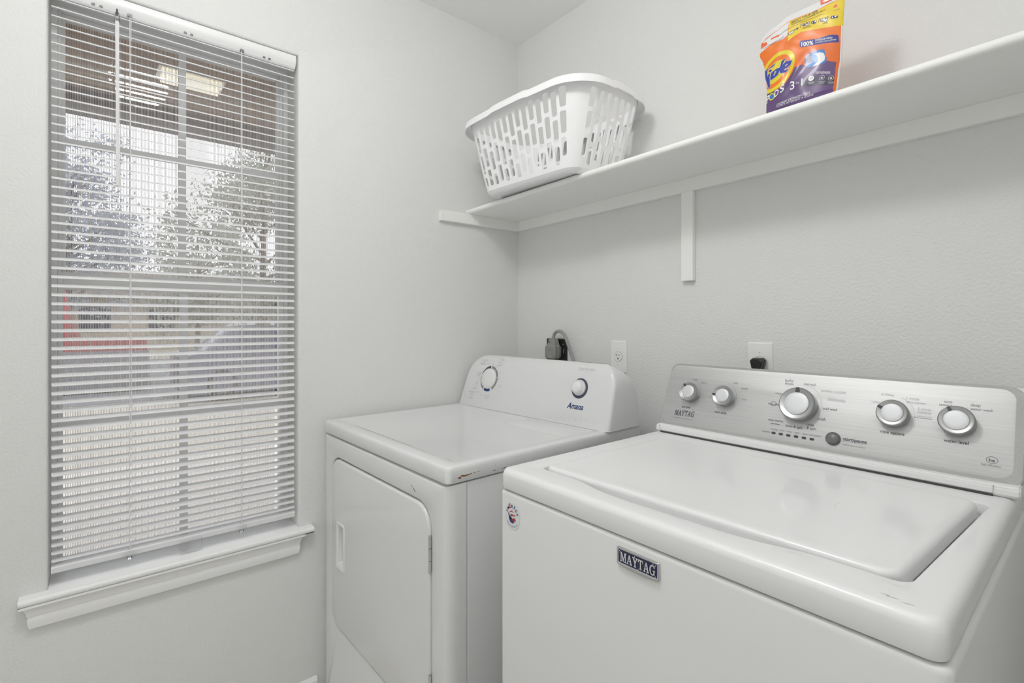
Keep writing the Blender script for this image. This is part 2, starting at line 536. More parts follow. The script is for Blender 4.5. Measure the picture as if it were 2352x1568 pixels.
def sash(name, x0, x1, z0, z1, wy, wz0, wz1, zm):
    q = MB(); ring(q, x0, x1, SY0, SY1, z0, z1, wy, wz0, wz1)
    s = q.build(name, M['vinyl'], win, smooth=0, weld=False, bevel=.0012)
    xm = (x0 + x1) / 2
    q = MB()
    q.box(xm - .003, xm + .009, YM - .0105, YM + .0105, z0 + wz0, z1 - wz1)
    q.box(xm - .003, xm + .009, SY0 + wy, YM - .0105, zm - .0095, zm + .0095)
    q.box(xm - .003, xm + .009, YM + .0105, SY1 - wy, zm - .0095, zm + .0095)
    q.build('grille', M['muntin'], s, smooth=0, weld=False, bevel=.001)
    q = MB(); q.box(xm - .006, xm - .0035, SY0 + wy - .002, SY1 - wy + .002, z0 + wz0 - .002, z1 - wz1 + .002)
    q.build('glass_pane', M['glass'], s, smooth=0)
    return s
up = sash('upper_sash', -.180, -.154, 1.368, 2.1375, .014, .030, .012, 1.782)
lo = sash('lower_sash', -.146, -.121, .590, 1.409, .0105, .016, .048, .990)
mb = MB()
mb.box(-.1455, -.128, -1.115, -1.058, 1.4095, 1.4155); mb.box(-.142, -.131, -1.100, -1.073, 1.4155, 1.4225)
mb.build('sash_lock', M['chrome'], lo, smooth=0, bevel=.0015)

mb = MB()
n_rib = 154; ya, yb = -1.5465, -.983
for k in range(n_rib):
    y = ya + (yb - ya) * (k + .5) / n_rib
    mb.box(-.1945, -.1932, y - .00070, y + .00070, .592, 2.148)
for z in (.590, 2.148):
    mb.box(-.196, -.192, ya, yb, z - .004, z + .004)
mb.build('ribbed_screen', M['screen'], win, smooth=0, weld=False)

# ---- stool and apron
mb = MB()
def stool_prof(x1):
    p = [(-.118, .5715), (x1 - .003, .5715)]
    for k in range(7):
        a = R(-90 + 180 * k / 6)
        p.append((x1 - .009 + .009 * math.cos(a), .5805 + .009 * math.sin(a)))
    return p + [(-.118, .5895)]
mb.prism(stool_prof(.036), WIN_Y0 + .0005, WIN_Y1 - .0005, 'y')
ear = [(.0005, .5715)] + stool_prof(.036)[1:-1] + [(.0005, .5895)]
mb.prism(ear, -1.624, WIN_Y0 + .0005, 'y'); mb.prism(ear, WIN_Y1 - .0005, -.918, 'y')
struct(mb.build('trim_1', M['trim'], smooth=40))
mb = MB()
apron = [(.0003, .5716), (.0335, .5716), (.0335, .5665), (.0325, .5650), (.0295, .5640), (.0245, .5590), (.0212, .5520), (.0200, .5450), (.0200, .5415),
         (.0178, .5405), (.0178, .5370), (.0188, .5330), (.0184, .5240), (.0168, .5150), (.0150, .5080), (.0003, .5080)]
mb.loft([[(u, -1.5900 - u, w) for u, w in apron], [(u, -.9785 + u, w) for u, w in apron]], True, True)
struct(mb.build('trim_2', M['trim'], smooth=30))

# ================================================================== WINDOW BLIND
BY0, BY1 = -1.5660, -.9690
blind = thing('window_blind', 'white horizontal mini blind hanging inside the window recess, slats open', 'blind', (-.02, (BY0 + BY1) / 2, .60))
mb = MB()
mb.prism([(-.034, 2.1545), (-.003, 2.1545), (.001, 2.1515), (.0018, 2.143), (.0010, 2.134), (-.002, 2.1255), (-.008, 2.1165), (-.013, 2.1135), (-.034, 2.1135)],
         BY0 - .002, BY1 + .002, 'y')
hr = mb.build('headrail', M['headrail'], blind, smooth=25)
for yc in (-1.475, -1.268, -1.055):
    for dy in (-.008, .008):
        mb = MB(); mb.box(-.0075, -.0040, yc + dy - .0035, yc + dy + .0035, 2.1172, 2.1215)
        mb.build('slot', M['midgrey'], hr, smooth=0)

mb = MB()
def slat(zc, tilt, half=.0128, camber=.0030):
    ct, st = math.cos(R(tilt)), math.sin(R(tilt))
    rows = []
    for y, sc in ((BY0, .55), (BY0 + .0015, .85), (BY0 + .004, 1.0), (BY1 - .004, 1.0), (BY1 - .0015, .85), (BY1, .55)):
        row = []
        for k in range(7):
            t = -1 + 2 * k / 6
            u = t * half * sc; w = camber * (1 - t * t)
            row.append((-.0165 + u * ct + w * st, y, zc - u * st + w * ct))
        back = [(x, yy, z - .0007) for x, yy, z in reversed(row)]
        rows.append(row + back)
    mb.loft(rows, True, True)
zs = [2.1075 - .0232 * i for i in range(60)]
for i, z in enumerate(zs): slat(z, 19.0)
for z, t in ((.7165, 14.0), (.6955, 9.0), (.6745, 6.0), (.6550, 4.0)): slat(z, t)
mb.build('slats', M['slat'], blind, smooth=50)

mb = MB()
mb.prism([(-.029, .6385), (-.026, .6415), (-.0165, .6430), (-.007, .6415), (-.004, .6385), (-.004, .6270), (-.006, .6245), (-.027, .6245), (-.029, .6270)], BY0, BY1, 'y')
br = mb.build('bottom_rail', M['slat'], blind, smooth=25)
for yc in (-1.406, -1.127):
    q = MB()
    rbox(q, -.0055, -.0012, yc - .012, yc + .012, .6235, .6375, .0015, .0006)
    q.tube([(-.010, yc, .6245), (-.010, yc, .6150)], .006, 12)
    lab(q.build('cord_clip', M['clear'], br), 'clear plastic cord clip')
q = MB()
rbox(q, -.0035, -.0015, -1.288, -1.235, .6010, .6310, .0007, .0005)
q.tube([(-.001, -1.286, .6035), (-.001, -1.237, .6035)], .0018, 8)
lab(q.build('tag_holder', M['clear'], br), 'clear plastic tag at the rail centre')
for yc in (-1.4056, -1.127):
    q = MB()
    for xx in (-.0042, -.0290):
        q.tube([(xx, yc, 2.114), (xx + .0004, yc + .0015, 1.7), (xx, yc, 1.2), (xx, yc, .640)], .0006, 6)
    for z in zs[1:]:
        q.tube([(-.0290, yc, z - .0005 + .0035), (-.0042, yc, z - .0010 - .0035)], .0005, 5)
    q.build('ladder_cord', M['cord'], blind, smooth=60)
    q = MB(); q.box(-.0085, -.0015, yc - .0055, yc + .0055, 2.1135, 2.1215)
    lab(q.build('cord_guide', M['midgrey'], hr, bevel=.001), 'grey cord guide in the headrail')
# lift cords in front of the slats
for yc in (-1.403, -1.1285):
    q = MB(); q.tube([(-.0020, yc, 2.116), (-.0008, yc - .001, 1.6), (-.0015, yc + .001, 1.1), (-.0035, yc, .642)], .0008, 6)
    q.build('lift_cord', M['cord'], blind, smooth=60)
q = MB()
q.tube([(.0120, -1.4335, 2.083), (.0125, -1.4315, 1.640)], .0048, 6)
wand = q.build('tilt_wand', M['slat'], blind, smooth=0)
q = MB()
q.tube([(-.004, -1.4335, 2.118), (.006, -1.4335, 2.119), (.0118, -1.4335, 2.114), (.0130, -1.4335, 2.106), (.0115, -1.4335, 2.100)], .0019, 8)
lab(q.build('hook', M['darkgrey'], wand), 'dark wire hook')
q = MB(); q.tube([(.0119, -1.4335, 2.107), (.0120, -1.4335, 2.082)], [.0042, .0056], 12)
lab(q.build('sleeve', M['clear'], wand), 'clear plastic sleeve')

# ================================================================== WALL SHELF
SL = .0125                                     # the shelf climbs slightly to the right
def sz(x): return SL * x
shelf = thing('wall_shelf', 'long white painted board shelf on cleats across the back wall', 'shelf', (1.0, -.14, 1.72))
mb = MB()
def shelf_sec(x):
    p = [(-.0005, 1.7215), (-.276, 1.7215)]
    for k in range(7):
        a = R(-90 - 180 * k / 6)
        p.append((-.2765 + .0095 * math.cos(a), 1.7312 + .0097 * math.sin(a)))
    p += [(-.276, 1.7409), (-.0005, 1.7409)]
    return [(x, y, z + sz(x)) for y, z in p]
mb.loft([shelf_sec(x) for x in (.0005, .3, .6, .9, 1.2, 1.5, 1.8, ROOM_X - .0005)], True, True)
mb.build('shelf_board', M['shelf'], shelf, smooth=40)
mb = MB()
for i, x in enumerate((.0195, 1.0)):
    pass
sec = lambda x: [(x, y, z + sz(x)) for y, z in ((-.0005, 1.6790), (-.0175, 1.6790), (-.0190, 1.6805), (-.0190, 1.7213), (-.0005, 1.7213))]
mb.loft([sec(.0197), sec(ROOM_X - .0005)], True, True)
mb.build('back_cleat', M['shelf'], shelf, smooth=0)
mb = MB()
mb.prism([(.0005, 1.6790), (.0175, 1.6790), (.0190, 1.6805), (.0190, 1.7213), (.0005, 1.7213)], -.4165, -.0005, 'y')
mb.build('side_cleat', M['shelf'], shelf, smooth=0)
mb = MB(); mb.box(.839, .8805, -.0190, -.0005, 1.4035, 1.6895)
mb.build('support_strip', M['shelf'], shelf, smooth=0, bevel=.0012)

# ================================================================== LAUNDRY BASKET
BH = .267
bk = thing('laundry_basket', 'white slotted plastic laundry basket sitting on the shelf near the corner', 'basket', (.431, -.214, 1.7409 + sz(.431) + .001), R(2.2), local=True)
def plan(v, grow=0.0, nc=10, ns=16):
    """Outline of the basket at height fraction v, bowed long sides."""
    a = .222 + (.292 - .222) * v ** .9 + grow; b = .126 + (.172 - .126) * v ** .9 + grow
    r = .045 + .045 * v + grow
    out = []
    for x, y in rloop(-a, a, -b, b, r, nc, ns):
        bow = .016 * v * max(0, 1 - (x / a) ** 2) * (1 if y > 0 else -1)
        bowx = .010 * v * max(0, 1 - (y / b) ** 2) * (1 if x > 0 else -1)
        out.append((x + bowx, y + bow * (min(1, abs(y) / (b * .8)) ** 2)))
    return out
mid = plan(.6)
NP = len(mid)
cum = [0.0]
for i in range(NP):
    p, q_ = mid[i], mid[(i + 1) % NP]
    cum.append(cum[-1] + math.hypot(q_[0] - p[0], q_[1] - p[1]))
PER = cum[-1]
loops_cache = {}
def side_pt(s, z):
    """s: metres along the unrolled wall, z: height above the floor of the basket."""
    s = s % PER
    i = max(k for k in range(NP) if cum[k] <= s + 1e-12)
    t = (s - cum[i]) / (cum[i + 1] - cum[i])
    v = z / BH
    key = round(v, 5)
    if key not in loops_cache: loops_cache[key] = plan(v)
    lp = loops_cache[key]
    p, q_ = lp[i], lp[(i + 1) % NP]
    return (p[0] + (q_[0] - p[0]) * t, p[1] + (q_[1] - p[1]) * t, z)
def s_of(fx, fy):
    """Arc position of the mid-outline point in direction (fx, fy)."""
    best = max(range(NP), key=lambda k: mid[k][0] * fx + mid[k][1] * fy - 5 * abs(mid[k][0] * fy - mid[k][1] * fx))
    return cum[best]
slots = []
def add_slots(sc, half, n, w, rows, dip):
    for k in range(n):
        t = k / (n - 1)
        s0 = sc - half + 2 * half * t
        sh = -dip * (1 - t) ** 1.2
        rw = [(a + sh, b + sh) for a, b in rows[k % 2]]
        top = .248 if k % 2 else .242
        if rw[-1][1] < top - .022: rw.append((rw[-1][1] + .012, top))
        for z0, z1 in rw:
            slots.append((s0 - w / 2, s0 + w / 2, max(z0, .026), min(z1, top)))
rowsA = [(.046, .102), (.114, .178), (.190, .250)]; rowsB = [(.028, .080), (.094, .158), (.170, .242)]
add_slots(s_of(0, -1), .208, 14, .0212, [rowsB, rowsA], .020)
add_slots(s_of(0, 1), .208, 14, .0212, [rowsB, rowsA], .020)
add_slots(s_of(1, 0), .102, 7, .0205, [rowsA, rowsB], .004)
add_slots(s_of(-1, 0), .102, 7, .0205, [rowsA, rowsB], .004)

def in_slot(s, z, m=0.0):
    for a, b, c, d in slots:
        for off in (-PER, 0, PER):
            if a - m < s + off < b + m and c - m < z < d + m: return True
    return False
Z0B, Z1B = .012, BH
vs, es = [], []
def ringpts(pts):
    b = len(vs); vs.extend(pts)
    es.extend((b + i, b + (i + 1) % len(pts)) for i in range(len(pts)))
S0 = s_of(0, 1) + .29                                  # seam placed on a corner, away from the slots
NS_ = 110
grid_s = [S0 + PER * k / NS_ for k in range(NS_ + 1)]
bnd = [(s, Z0B) for s in grid_s] + [(grid_s[-1], Z0B + (Z1B - Z0B) * k / 8) for k in range(1, 8)] + \
      [(s, Z1B) for s in reversed(grid_s)] + [(grid_s[0], Z1B - (Z1B - Z0B) * k / 8) for k in range(1, 8)]
ringpts(bnd)
shifted = []
for a, b, c, d in slots:
    while a < S0: a += PER; b += PER
    while a > S0 + PER: a -= PER; b -= PER
    shifted.append((a, b, c, d))
    ringpts(rloop(a, b, c, d, .006, 3))
for s in grid_s[1:-1]:
    for k in range(1, 8):
        z = Z0B + (Z1B - Z0B) * k / 8
        if not any(a - .003 < s < b + .003 and c - .003 < z < d + .003 for a, b, c, d in shifted):
            vs.append((s, z))
ov, oe, of, *_ = delaunay_2d_cdt([Vector(v) for v in vs], es, [], 1, 1e-6)
mb = MB()
mb.v = [side_pt(p.x, p.y) for p in ov]
for f in of:
    cx = sum(ov[i].x for i in f) / len(f); cz = sum(ov[i].y for i in f) / len(f)
    if not any(a < cx < b and c < cz < d for a, b, c, d in shifted):
        mb.f.append(tuple(f)); mb.m.append(0)
# floor of the basket and its foot ring
def bl(v, z, g=0.0): return [(x, y, z) for x, y in plan(v, g)]
mb.loft([bl(Z0B / BH, Z0B), bl(0, .005, -.003), bl(0, .0, -.010), bl(0, .0, -.017), bl(0, .006, -.022), bl(0, .007, -.10)], False, True)
body = mb.build('basket_body', M['basket'], bk, smooth=40)
sol = body.modifiers.new('wall', 'SOLIDIFY'); sol.thickness = .0022; sol.offset = 0
esp = body.modifiers.new('edges', 'EDGE_SPLIT'); esp.split_angle = R(40)
mb = MB()
def rl(g, z):
    out = []
    for x, y in plan(1.0, g):
        lift = .0045 if abs(x) < .085 or abs(y) < .05 else 0.0
        out.append((x, y, z + lift))
    return out
mb.loft([rl(-.001, BH - .004), rl(.001, BH + .001), rl(.006, BH + .003), rl(.016, BH + .002), rl(.022, BH - .003), rl(.0245, BH - .012),
         rl(.0255, BH - .026), rl(.0232, BH - .026), rl(.0222, BH - .012), rl(.0195, BH - .0045), rl(.015, BH - .0015), rl(.006, BH - .0005), rl(.0012, BH - .004)])
mb.build('rim', M['basket'], bk, smooth=50)

# ================================================================== DETERGENT POUCH
ART = {
 'T':[(1.1790,1.8967),(1.1948,1.8990),(1.2089,1.9033),(1.2029,1.8974),(1.1907,1.8969),(1.1858,1.8940),(1.1877,1.8796),(1.1940,1.8583),(1.1923,1.8437),(1.1882,1.8541),(1.1800,1.8777),(1.1795,1.8907)],
 'I':[(1.1882,1.8831),(1.1943,1.8855),(1.1930,1.8734),(1.1940,1.8604),(1.1923,1.8632),(1.1887,1.8750)],
 'DOT':[(1.1907,1.8900),(1.1926,1.8930),(1.1963,1.8931),(1.1986,1.8910),(1.1978,1.8878),(1.1943,1.8868),(1.1913,1.8877)],
 'D0':[(1.2324,1.9048),(1.2236,1.8897),(1.2188,1.8875),(1.2227,1.9015)],
 'D1':[(1.2236,1.8897),(1.2138,1.8708),(1.2029,1.8676),(1.2049,1.8736),(1.2108,1.8823),(1.2094,1.8823),(1.2188,1.8875)],
 'D2':[(1.2188,1.8875),(1.2094,1.8823),(1.2069,1.8838),(1.2029,1.8749),(1.2049,1.8736),(1.2029,1.8676),(1.1948,1.8664),(1.1943,1.8740),(1.1978,1.8842),(1.2108,1.8885)],
 'E1':[(1.2467,1.8939),(1.2439,1.8848),(1.2343,1.8804),(1.2343,1.8855),(1.2377,1.8891),(1.2334,1.8892),(1.2305,1.8855),(1.2246,1.8914),(1.2343,1.8968)],
 'E2':[(1.2246,1.8914),(1.2305,1.8855),(1.2343,1.8855),(1.2343,1.8804),(1.2297,1.8789),(1.2295,1.8761),(1.2382,1.8769),(1.2334,1.8705),(1.2207,1.8721),(1.2183,1.8794)],
 'POD':[(1.2742,1.8855),(1.2774,1.8922),(1.2901,1.8959),(1.3113,1.8940),(1.3148,1.8910),(1.3199,1.8681),(1.3165,1.8607),(1.2990,1.8598),(1.2838,1.8618),(1.2756,1.8710)],
 'PODW':[(1.2945,1.8872),(1.3043,1.8891),(1.3130,1.8845),(1.3165,1.8753),(1.3156,1.8669),(1.3043,1.8607),(1.2901,1.8604),(1.3025,1.8692),(1.3025,1.8790),(1.2990,1.8854)],
 'PODD':[(1.2765,1.8846),(1.2802,1.8901),(1.2919,1.8922),(1.2883,1.8868),(1.2883,1.8799),(1.2937,1.8738),(1.2838,1.8718),(1.2783,1.8759)],
 'PURP':[(1.2534,1.8740),(1.2627,1.8724),(1.2701,1.8745),(1.2747,1.8697),(1.2811,1.8652),(1.2919,1.8619),(1.3043,1.8590),(1.3199,1.8645),(1.3251,1.8610),(1.3370,1.8555),(1.3306,1.7929),(1.3290,1.73),(1.17,1.73),(1.1743,1.7847),(1.1740,1.8414),(1.1877,1.8406),(1.1999,1.8373),(1.2197,1.8375),(1.2343,1.8476),(1.2467,1.8613)],
 'BAND':[(1.2742,1.8439),(1.3336,1.8252),(1.3323,1.8053),(1.2655,1.8221)],
 'WHITE':[(1.16,1.9720),(1.2372,1.9945),(1.2343,1.9600),(1.2246,1.9550),(1.1988,1.9568),(1.1846,1.9513),(1.1743,1.9482),(1.1600,1.9440)],
 'YEL':[(1.2372,1.9945),(1.2990,1.9935),(1.3294,1.9971),(1.36,1.9985),(1.36,1.9326),(1.3491,1.9346),(1.3165,1.9422),(1.2811,1.9503),(1.2655,1.9538),(1.2477,1.9501),(1.2364,1.9446)],
 'BLUE':[(1.2627,1.9319),(1.2655,1.9327),(1.2990,1.9227),(1.3208,1.9219),(1.3294,1.9203),(1.3395,1.9161),(1.3410,1.9130),(1.3418,1.8985),(1.3251,1.9036),(1.2990,1.9089),(1.2673,1.9159),(1.2632,1.9202)],
 'RED1':[(1.1701,1.9744),(1.1743,1.9769),(1.1758,1.9677),(1.1846,1.9676),(1.1867,1.9588),(1.1691,1.9557)],
 'RED2':[(1.1948,1.9669),(1.1958,1.9712),(1.2148,1.9717),(1.2148,1.9665),(1.2029,1.9676)],
 'TUBE1':[(1.2664,1.9720),(1.2838,1.9709),(1.2811,1.9633),(1.2683,1.9666)],
 'TUBE2':[(1.3052,1.9660),(1.3212,1.9652),(1.3182,1.9570),(1.3069,1.9588)],
 'TUBE3':[(1.2372,1.9638),(1.2519,1.9674),(1.2482,1.9610),(1.2382,1.9583)],
 'PK1':[(1.2856,1.9662),(1.2874,1.9703),(1.2937,1.9693),(1.2981,1.9663),(1.2963,1.9612),(1.2901,1.9611)],
 'PK2':[(1.3242,1.9600),(1.3277,1.9642),(1.3336,1.9628),(1.3399,1.9598),(1.3395,1.9548),(1.3294,1.9566)],
 'PK3':[(1.2524,1.9652),(1.2552,1.9690),(1.2599,1.9679),(1.2580,1.9637)],
 'FLAME':[(1.3300,1.9830),(1.3345,1.9880),(1.3390,1.9850),(1.3375,1.9810),(1.3340,1.9800)],
}
def interp(tab, z):
    if z <= tab[0][0]: return tab[0][1]
    for (a, u), (b, w) in zip(tab, tab[1:]):
        if z <= b:
            t = (z - a) / (b - a); t = t * t * (3 - 2 * t)
            return u + (w - u) * t
    return tab[-1][1]
PB = 1.7565 + .0012                              # shelf top under the pouch
LEFT = [(PB, 1.1800), (1.7876, 1.1817), (1.814, 1.1820), (1.8346, 1.1836), (1.856, 1.1825), (1.8891, 1.1790), (1.9075, 1.1775), (1.9173, 1.1743), (1.9421, 1.1657), (1.9706, 1.1695), (2.02, 1.1740)]
RIGHT = [(PB, 1.3365), (1.7915, 1.3374), (1.7993, 1.3395), (1.827, 1.3420), (1.8635, 1.3462), (1.9034, 1.3478), (1.9353, 1.3487), (1.987, 1.3516), (2.03, 1.3530)]
TOPZ = [(1.165, 1.969), (1.205, 1.9824), (1.237, 1.9935), (1.272, 1.9934), (1.299, 1.9922), (1.33, 1.9962), (1.36, 1.9985)]
PZ1 = 2.020
def pouch_front(x, z):
    l, r = interp(LEFT, z), interp(RIGHT, z)
    u = (x - l) / (r - l); v = (z - PB) / (PZ1 - PB)
    e = max(0.0, 1 - (2 * u - 1) ** 2)
    belly = .020 * (e ** .6) * max(0, (1 - v)) ** .55 * min(1, .55 + v * 3)
    crease = .0011 * math.sin(17 * u + 13 * v + 2 * math.sin(9 * v)) * math.sin(9 * v + 5 * u) + .0004 * math.sin(31 * (u - .9 * v) + 4 * math.sin(5 * u))
    crease += .0030 * math.exp(-((u - .33 - .5 * (v - .38)) / .05) ** 2 - ((v - .38) / .13) ** 2) - .0026 * math.exp(-((u - .46 - .9 * (v - .42)) / .06) ** 2 - ((v - .40) / .10) ** 2)
    return -.1915 - belly + crease * e * (1 - .4 * v)
def pouch_back(x, z):
    l, r = interp(LEFT, z), interp(RIGHT, z)
    u = (x - l) / (r - l); v = (z - PB) / (PZ1 - PB)
    e = max(0.0, 1 - (2 * u - 1) ** 2)
    return -.1905 + .050 * (e ** .5) * max(0, (1 - v)) ** .8
def inside(p, poly):
    x, y = p; c = False; j = len(poly) - 1
    for i in range(len(poly)):
        if (poly[i][1] > y) != (poly[j][1] > y) and \
           x < (poly[j][0] - poly[i][0]) * (y - poly[i][1]) / (poly[j][1] - poly[i][1]) + poly[i][0]:
            c = not c
        j = i
    return c
PM = ['p_orange', 'p_purple', 'p_band', 'p_white', 'p_yellow', 'p_blue', 'p_lime', 'p_sky', 'p_dkblue', 'p_red', 'p_orange2']
PI = {n: i for i, n in enumerate(PM)}
BOX = {k: (min(p[0] for p in v), max(p[0] for p in v), min(p[1] for p in v), max(p[1] for p in v)) for k, v in ART.items()}
def hit(k, x, z):
    b = BOX[k]
    return b[0] <= x <= b[1] and b[2] <= z <= b[3] and inside((x, z), ART[k])
OC, OA = (1.2085, 1.8815), R(47)
def film(x, z, u):
    c = 'p_orange' if x < 1.262 or z > 1.905 else 'p_orange2'
    if u > .982 and z < 1.935: return 'p_white'
    if hit('PURP', x, z): c = 'p_purple'
    if hit('BAND', x, z): c = 'p_band'
    dx, dz = x - OC[0], z - OC[1]
    ma = dx * math.cos(OA) + dz * math.sin(OA); mi_ = -dx * math.sin(OA) + dz * math.cos(OA)
    q = math.hypot(ma / .0505, mi_ / .0385)
    if q < 1.0: c = 'p_lime'
    if q < .80: c = 'p_orange'
    if q < .56: c = 'p_lime'
    if z > interp(TOPZ, x): return 'p_white'
    if z > interp(TOPZ, x) - .0014: return 'p_orange'
    if hit('WHITE', x, z): c = 'p_white'
    if hit('RED1', x, z) or hit('RED2', x, z): c = 'p_red'
    if hit('YEL', x, z): c = 'p_yellow'
    if hit('FLAME', x, z): c = 'p_red'
    if hit('BLUE', x, z): c = 'p_blue'
    if hit('POD', x, z):
        c = 'p_sky'
        if hit('PODW', x, z): c = 'p_white'
        elif hit('PODD', x, z): c = 'p_dkblue'
    for k in ('TUBE1', 'TUBE2', 'TUBE3'):
        if hit(k, x, z): c = 'p_white'
    for k in ('PK1', 'PK2', 'PK3'):
        if hit(k, x, z): c = 'p_dkblue'
    return c
pouch = thing('detergent_pouch', 'orange, yellow and purple pouch of laundry detergent pacs standing on the shelf', 'pouch', (1.26, -.19, PB))
NU, NV = 340, 520
mb = MB()
def pouch_xz(u, v):
    x = 1.174 + .176 * u
    z = PB + (interp(TOPZ, x) + .012 + .008 * u - PB) * v
    l, r = interp(LEFT, z), interp(RIGHT, z)
    return l + (r - l) * u, z
for j in range(NV + 1):
    for i in range(NU + 1):
        x, z = pouch_xz(i / NU, j / NV)
        mb.v.append((x, pouch_front(x, z), z))
for j in range(NV):
    for i in range(NU):
        x, z = pouch_xz((i + .5) / NU, (j + .5) / NV)
        a = j * (NU + 1) + i
        mb.f.append((a, a + 1, a + NU + 2, a + NU + 1))
        mb.m.append(PI[film(x, z, (i + .5) / NU)])
# back film and bottom gusset
nb = len(mb.v); BU, BV = 22, 30
for j in range(BV + 1):
    for i in range(BU + 1):
        x, z = pouch_xz(i / BU, j / BV)
        mb.v.append((x, pouch_back(x, z), z))
for j in range(BV):
    for i in range(BU):
        a = nb + j * (BU + 1) + i
        mb.f.append((a, a + BU + 1, a + BU + 2, a + 1)); mb.m.append(PI['p_orange'] if j < 26 else PI['p_white'])
for i in range(BU):
    a = nb + i
    f0 = int(i * NU / BU); f1 = int((i + 1) * NU / BU)
    mb.f.append(tuple([a, a + 1] + list(range(f1, f0 - 1, -1)))); mb.m.append(PI['p_purple'])
for j in range(BV):                                   # side seams
    j0, j1 = round(j * NV / BV), round((j + 1) * NV / BV)
    mb.f.append(tuple([nb + j * (BU + 1), nb + (j + 1) * (BU + 1)] + [k * (NU + 1) for k in range(j1, j0 - 1, -1)])); mb.m.append(PI['p_orange'])
    mb.f.append(tuple([nb + (j + 1) * (BU + 1) + BU, nb + j * (BU + 1) + BU] + [k * (NU + 1) + NU for k in range(j0, j1 + 1)])); mb.m.append(PI['p_white'])
pf = mb.build('pouch_film', [M[k] for k in PM], pouch, smooth=60, weld=False)
def pput(d):
    return lambda x, z: (x, pouch_front(x, z) - d, z)
# the name: white outline under blue letters
pr = Print(pput(.0006)); pr.fine = .004
for k in ('T', 'I', 'DOT', 'D0', 'D1', 'D2', 'E1', 'E2'):
    pr.line(ART[k], .0014, 1, close=True)
pr.build('name_outline', [M['tide_ink'], M['white_ink']], pf)
pr = Print(pput(.0009)); pr.fine = .004
for k in ('T', 'I', 'DOT', 'D0', 'D1', 'D2', 'E1', 'E2'):
    pr.poly(ART[k], 0)
pr.build('name_lettering', [M['tide_ink']], pf)
pr = Print(pput(.0006), True)
pr.text('P', (1.1838, 1.8130), (1.1925, 1.8165), 1.25, bold=.02)
pr.disc((1.1990, 1.8245), .0082, .0092, 1, rot=.4)
pr.disc((1.1990, 1.8245), .0055, .0064, 2, rot=.4)
pr.text('D', (1.2062, 1.8195), (1.2165, 1.8232), 1.30, bold=.015)
pr.text('S', (1.2200, 1.8240), (1.2292, 1.8275), 1.02, bold=.01)
pr.text('3', (1.2435, 1.8232), (1.2535, 1.8222), 1.05, bold=.01)
pr.text('in', (1.2570, 1.8315), (1.2630, 1.8305), 1.0)
pr.text('1', (1.2688, 1.8235), (1.2719, 1.8230), 1.05, bold=.02)
pr.text('100%', (1.2668, 1.9180), (1.2925, 1.9118), 1.05, bold=.03)
pr.text('Brilliance white', (1.2965, 1.9180), (1.3300, 1.9115), 1.3, bold=.01)
pr.text('Lessive concentree', (1.2965, 1.9128), (1.3370, 1.9050), 1.2)
pr.text('SPRING MEADOW', (1.2985, 1.8438), (1.3262, 1.8352), 1.15)
pr.text('PRE PRINTEMPS', (1.2985, 1.8405), (1.3262, 1.8318), 1.15)
pr.text('LAUNDRY DETERGENT PACS', (1.2125, 1.7965), (1.2874, 1.7990), 1.25)
pr.text('16 PACS DETERGENT A LESSIVE', (1.2125, 1.7918), (1.2940, 1.7925), 1.1)
for c, dark in (((1.2892, 1.8338), 0), ((1.3104, 1.8283), 1), ((1.3275, 1.8222), 1)):
    if dark:
        pr.arc(c, .0046, .0054, 0, 360, 3, 28)
        pr.disc((c[0], c[1] - .0005), .0022, .0026, 3)
    else:
        pr.disc(c, .0058, .0062, 0)
        for k in range(4):
            a = R(20 + 45 * k)
            pr.line([(c[0] - .004 * math.cos(a), c[1] - .004 * math.sin(a)), (c[0] + .004 * math.cos(a), c[1] + .004 * math.sin(a))], .0009, 4)
    for q in range(3):
        w = .0060 - .0010 * q
        pr.line([(c[0] - w, c[1] - .0085 - .0022 * q + w * .25), (c[0] + w, c[1] - .0085 - .0022 * q - w * .25)], .0007, 3 if dark else 0)
pr.build('label_lettering', [M['white_ink'], M['p_lime'], M['p_sky'], M['ink_faint'], M['p_band']], pf)
pr = Print(pput(.0006), True)
pr.text('SELECT YOUR SIZE', (1.2425, 1.9846), (1.2990, 1.9872), 1.05, bold=.01)
pr.text('CHOISISSEZ LE NOMBRE DE PACS', (1.2425, 1.9792), (1.3150, 1.9826), 1.1)
pr.line([(1.2365, 1.9748), (1.2700, 1.9770), (1.3050, 1.9766), (1.3437, 1.9735)], .0006)
for (x, z), w in (((1.2640, 1.9690), 0), ((1.3030, 1.9650), 0)):
    pr.line([(x, z + .004), (x - .001, z - .004)], .0006)
pr.text('MEDIUM', (1.2690, 1.9590), (1.2860, 1.9572), 1.1)
pr.text('LARGE', (1.3090, 1.9530), (1.3200, 1.9512), 1.1)
for k in ('TUBE1', 'TUBE2', 'TUBE3'): pr.line(ART[k], .0009, 0, close=True)
for k in ('TUBE1', 'TUBE2'):
    x = sum(p[0] for p in ART[k]) / 4; z = sum(p[1] for p in ART[k]) / 4
    pr.disc((x - .003, z), .0025, .0020, 2); pr.disc((x + .003, z + .0006), .0022, .0016, 1)
for k in ('PK1', 'PK2'):
    x = sum(p[0] for p in ART[k]) / 6; z = sum(p[1] for p in ART[k]) / 6
    pr.disc((x + .003, z), .0018, .0022, 3); pr.disc((x - .0028, z), .0012, .0018, 3)
pr.text('simple dose', (1.1790, 1.9745), (1.1990, 1.9795), 1.1, mi=4)
for q in range(3):
    pr.line([(1.1770 + .018 * q, 1.9530 + .0018 * q), (1.1950 + .016 * q, 1.9565 + .0018 * q)], .0009, 5)
pr.line([(1.2155, 1.9690), (1.2362, 1.9762)], .0007, 5)
pr.build('banner_lettering', [M['ink'], M['midgrey'], M['p_purple'], M['white_ink'], M['p_red'], M['navy']], pf)
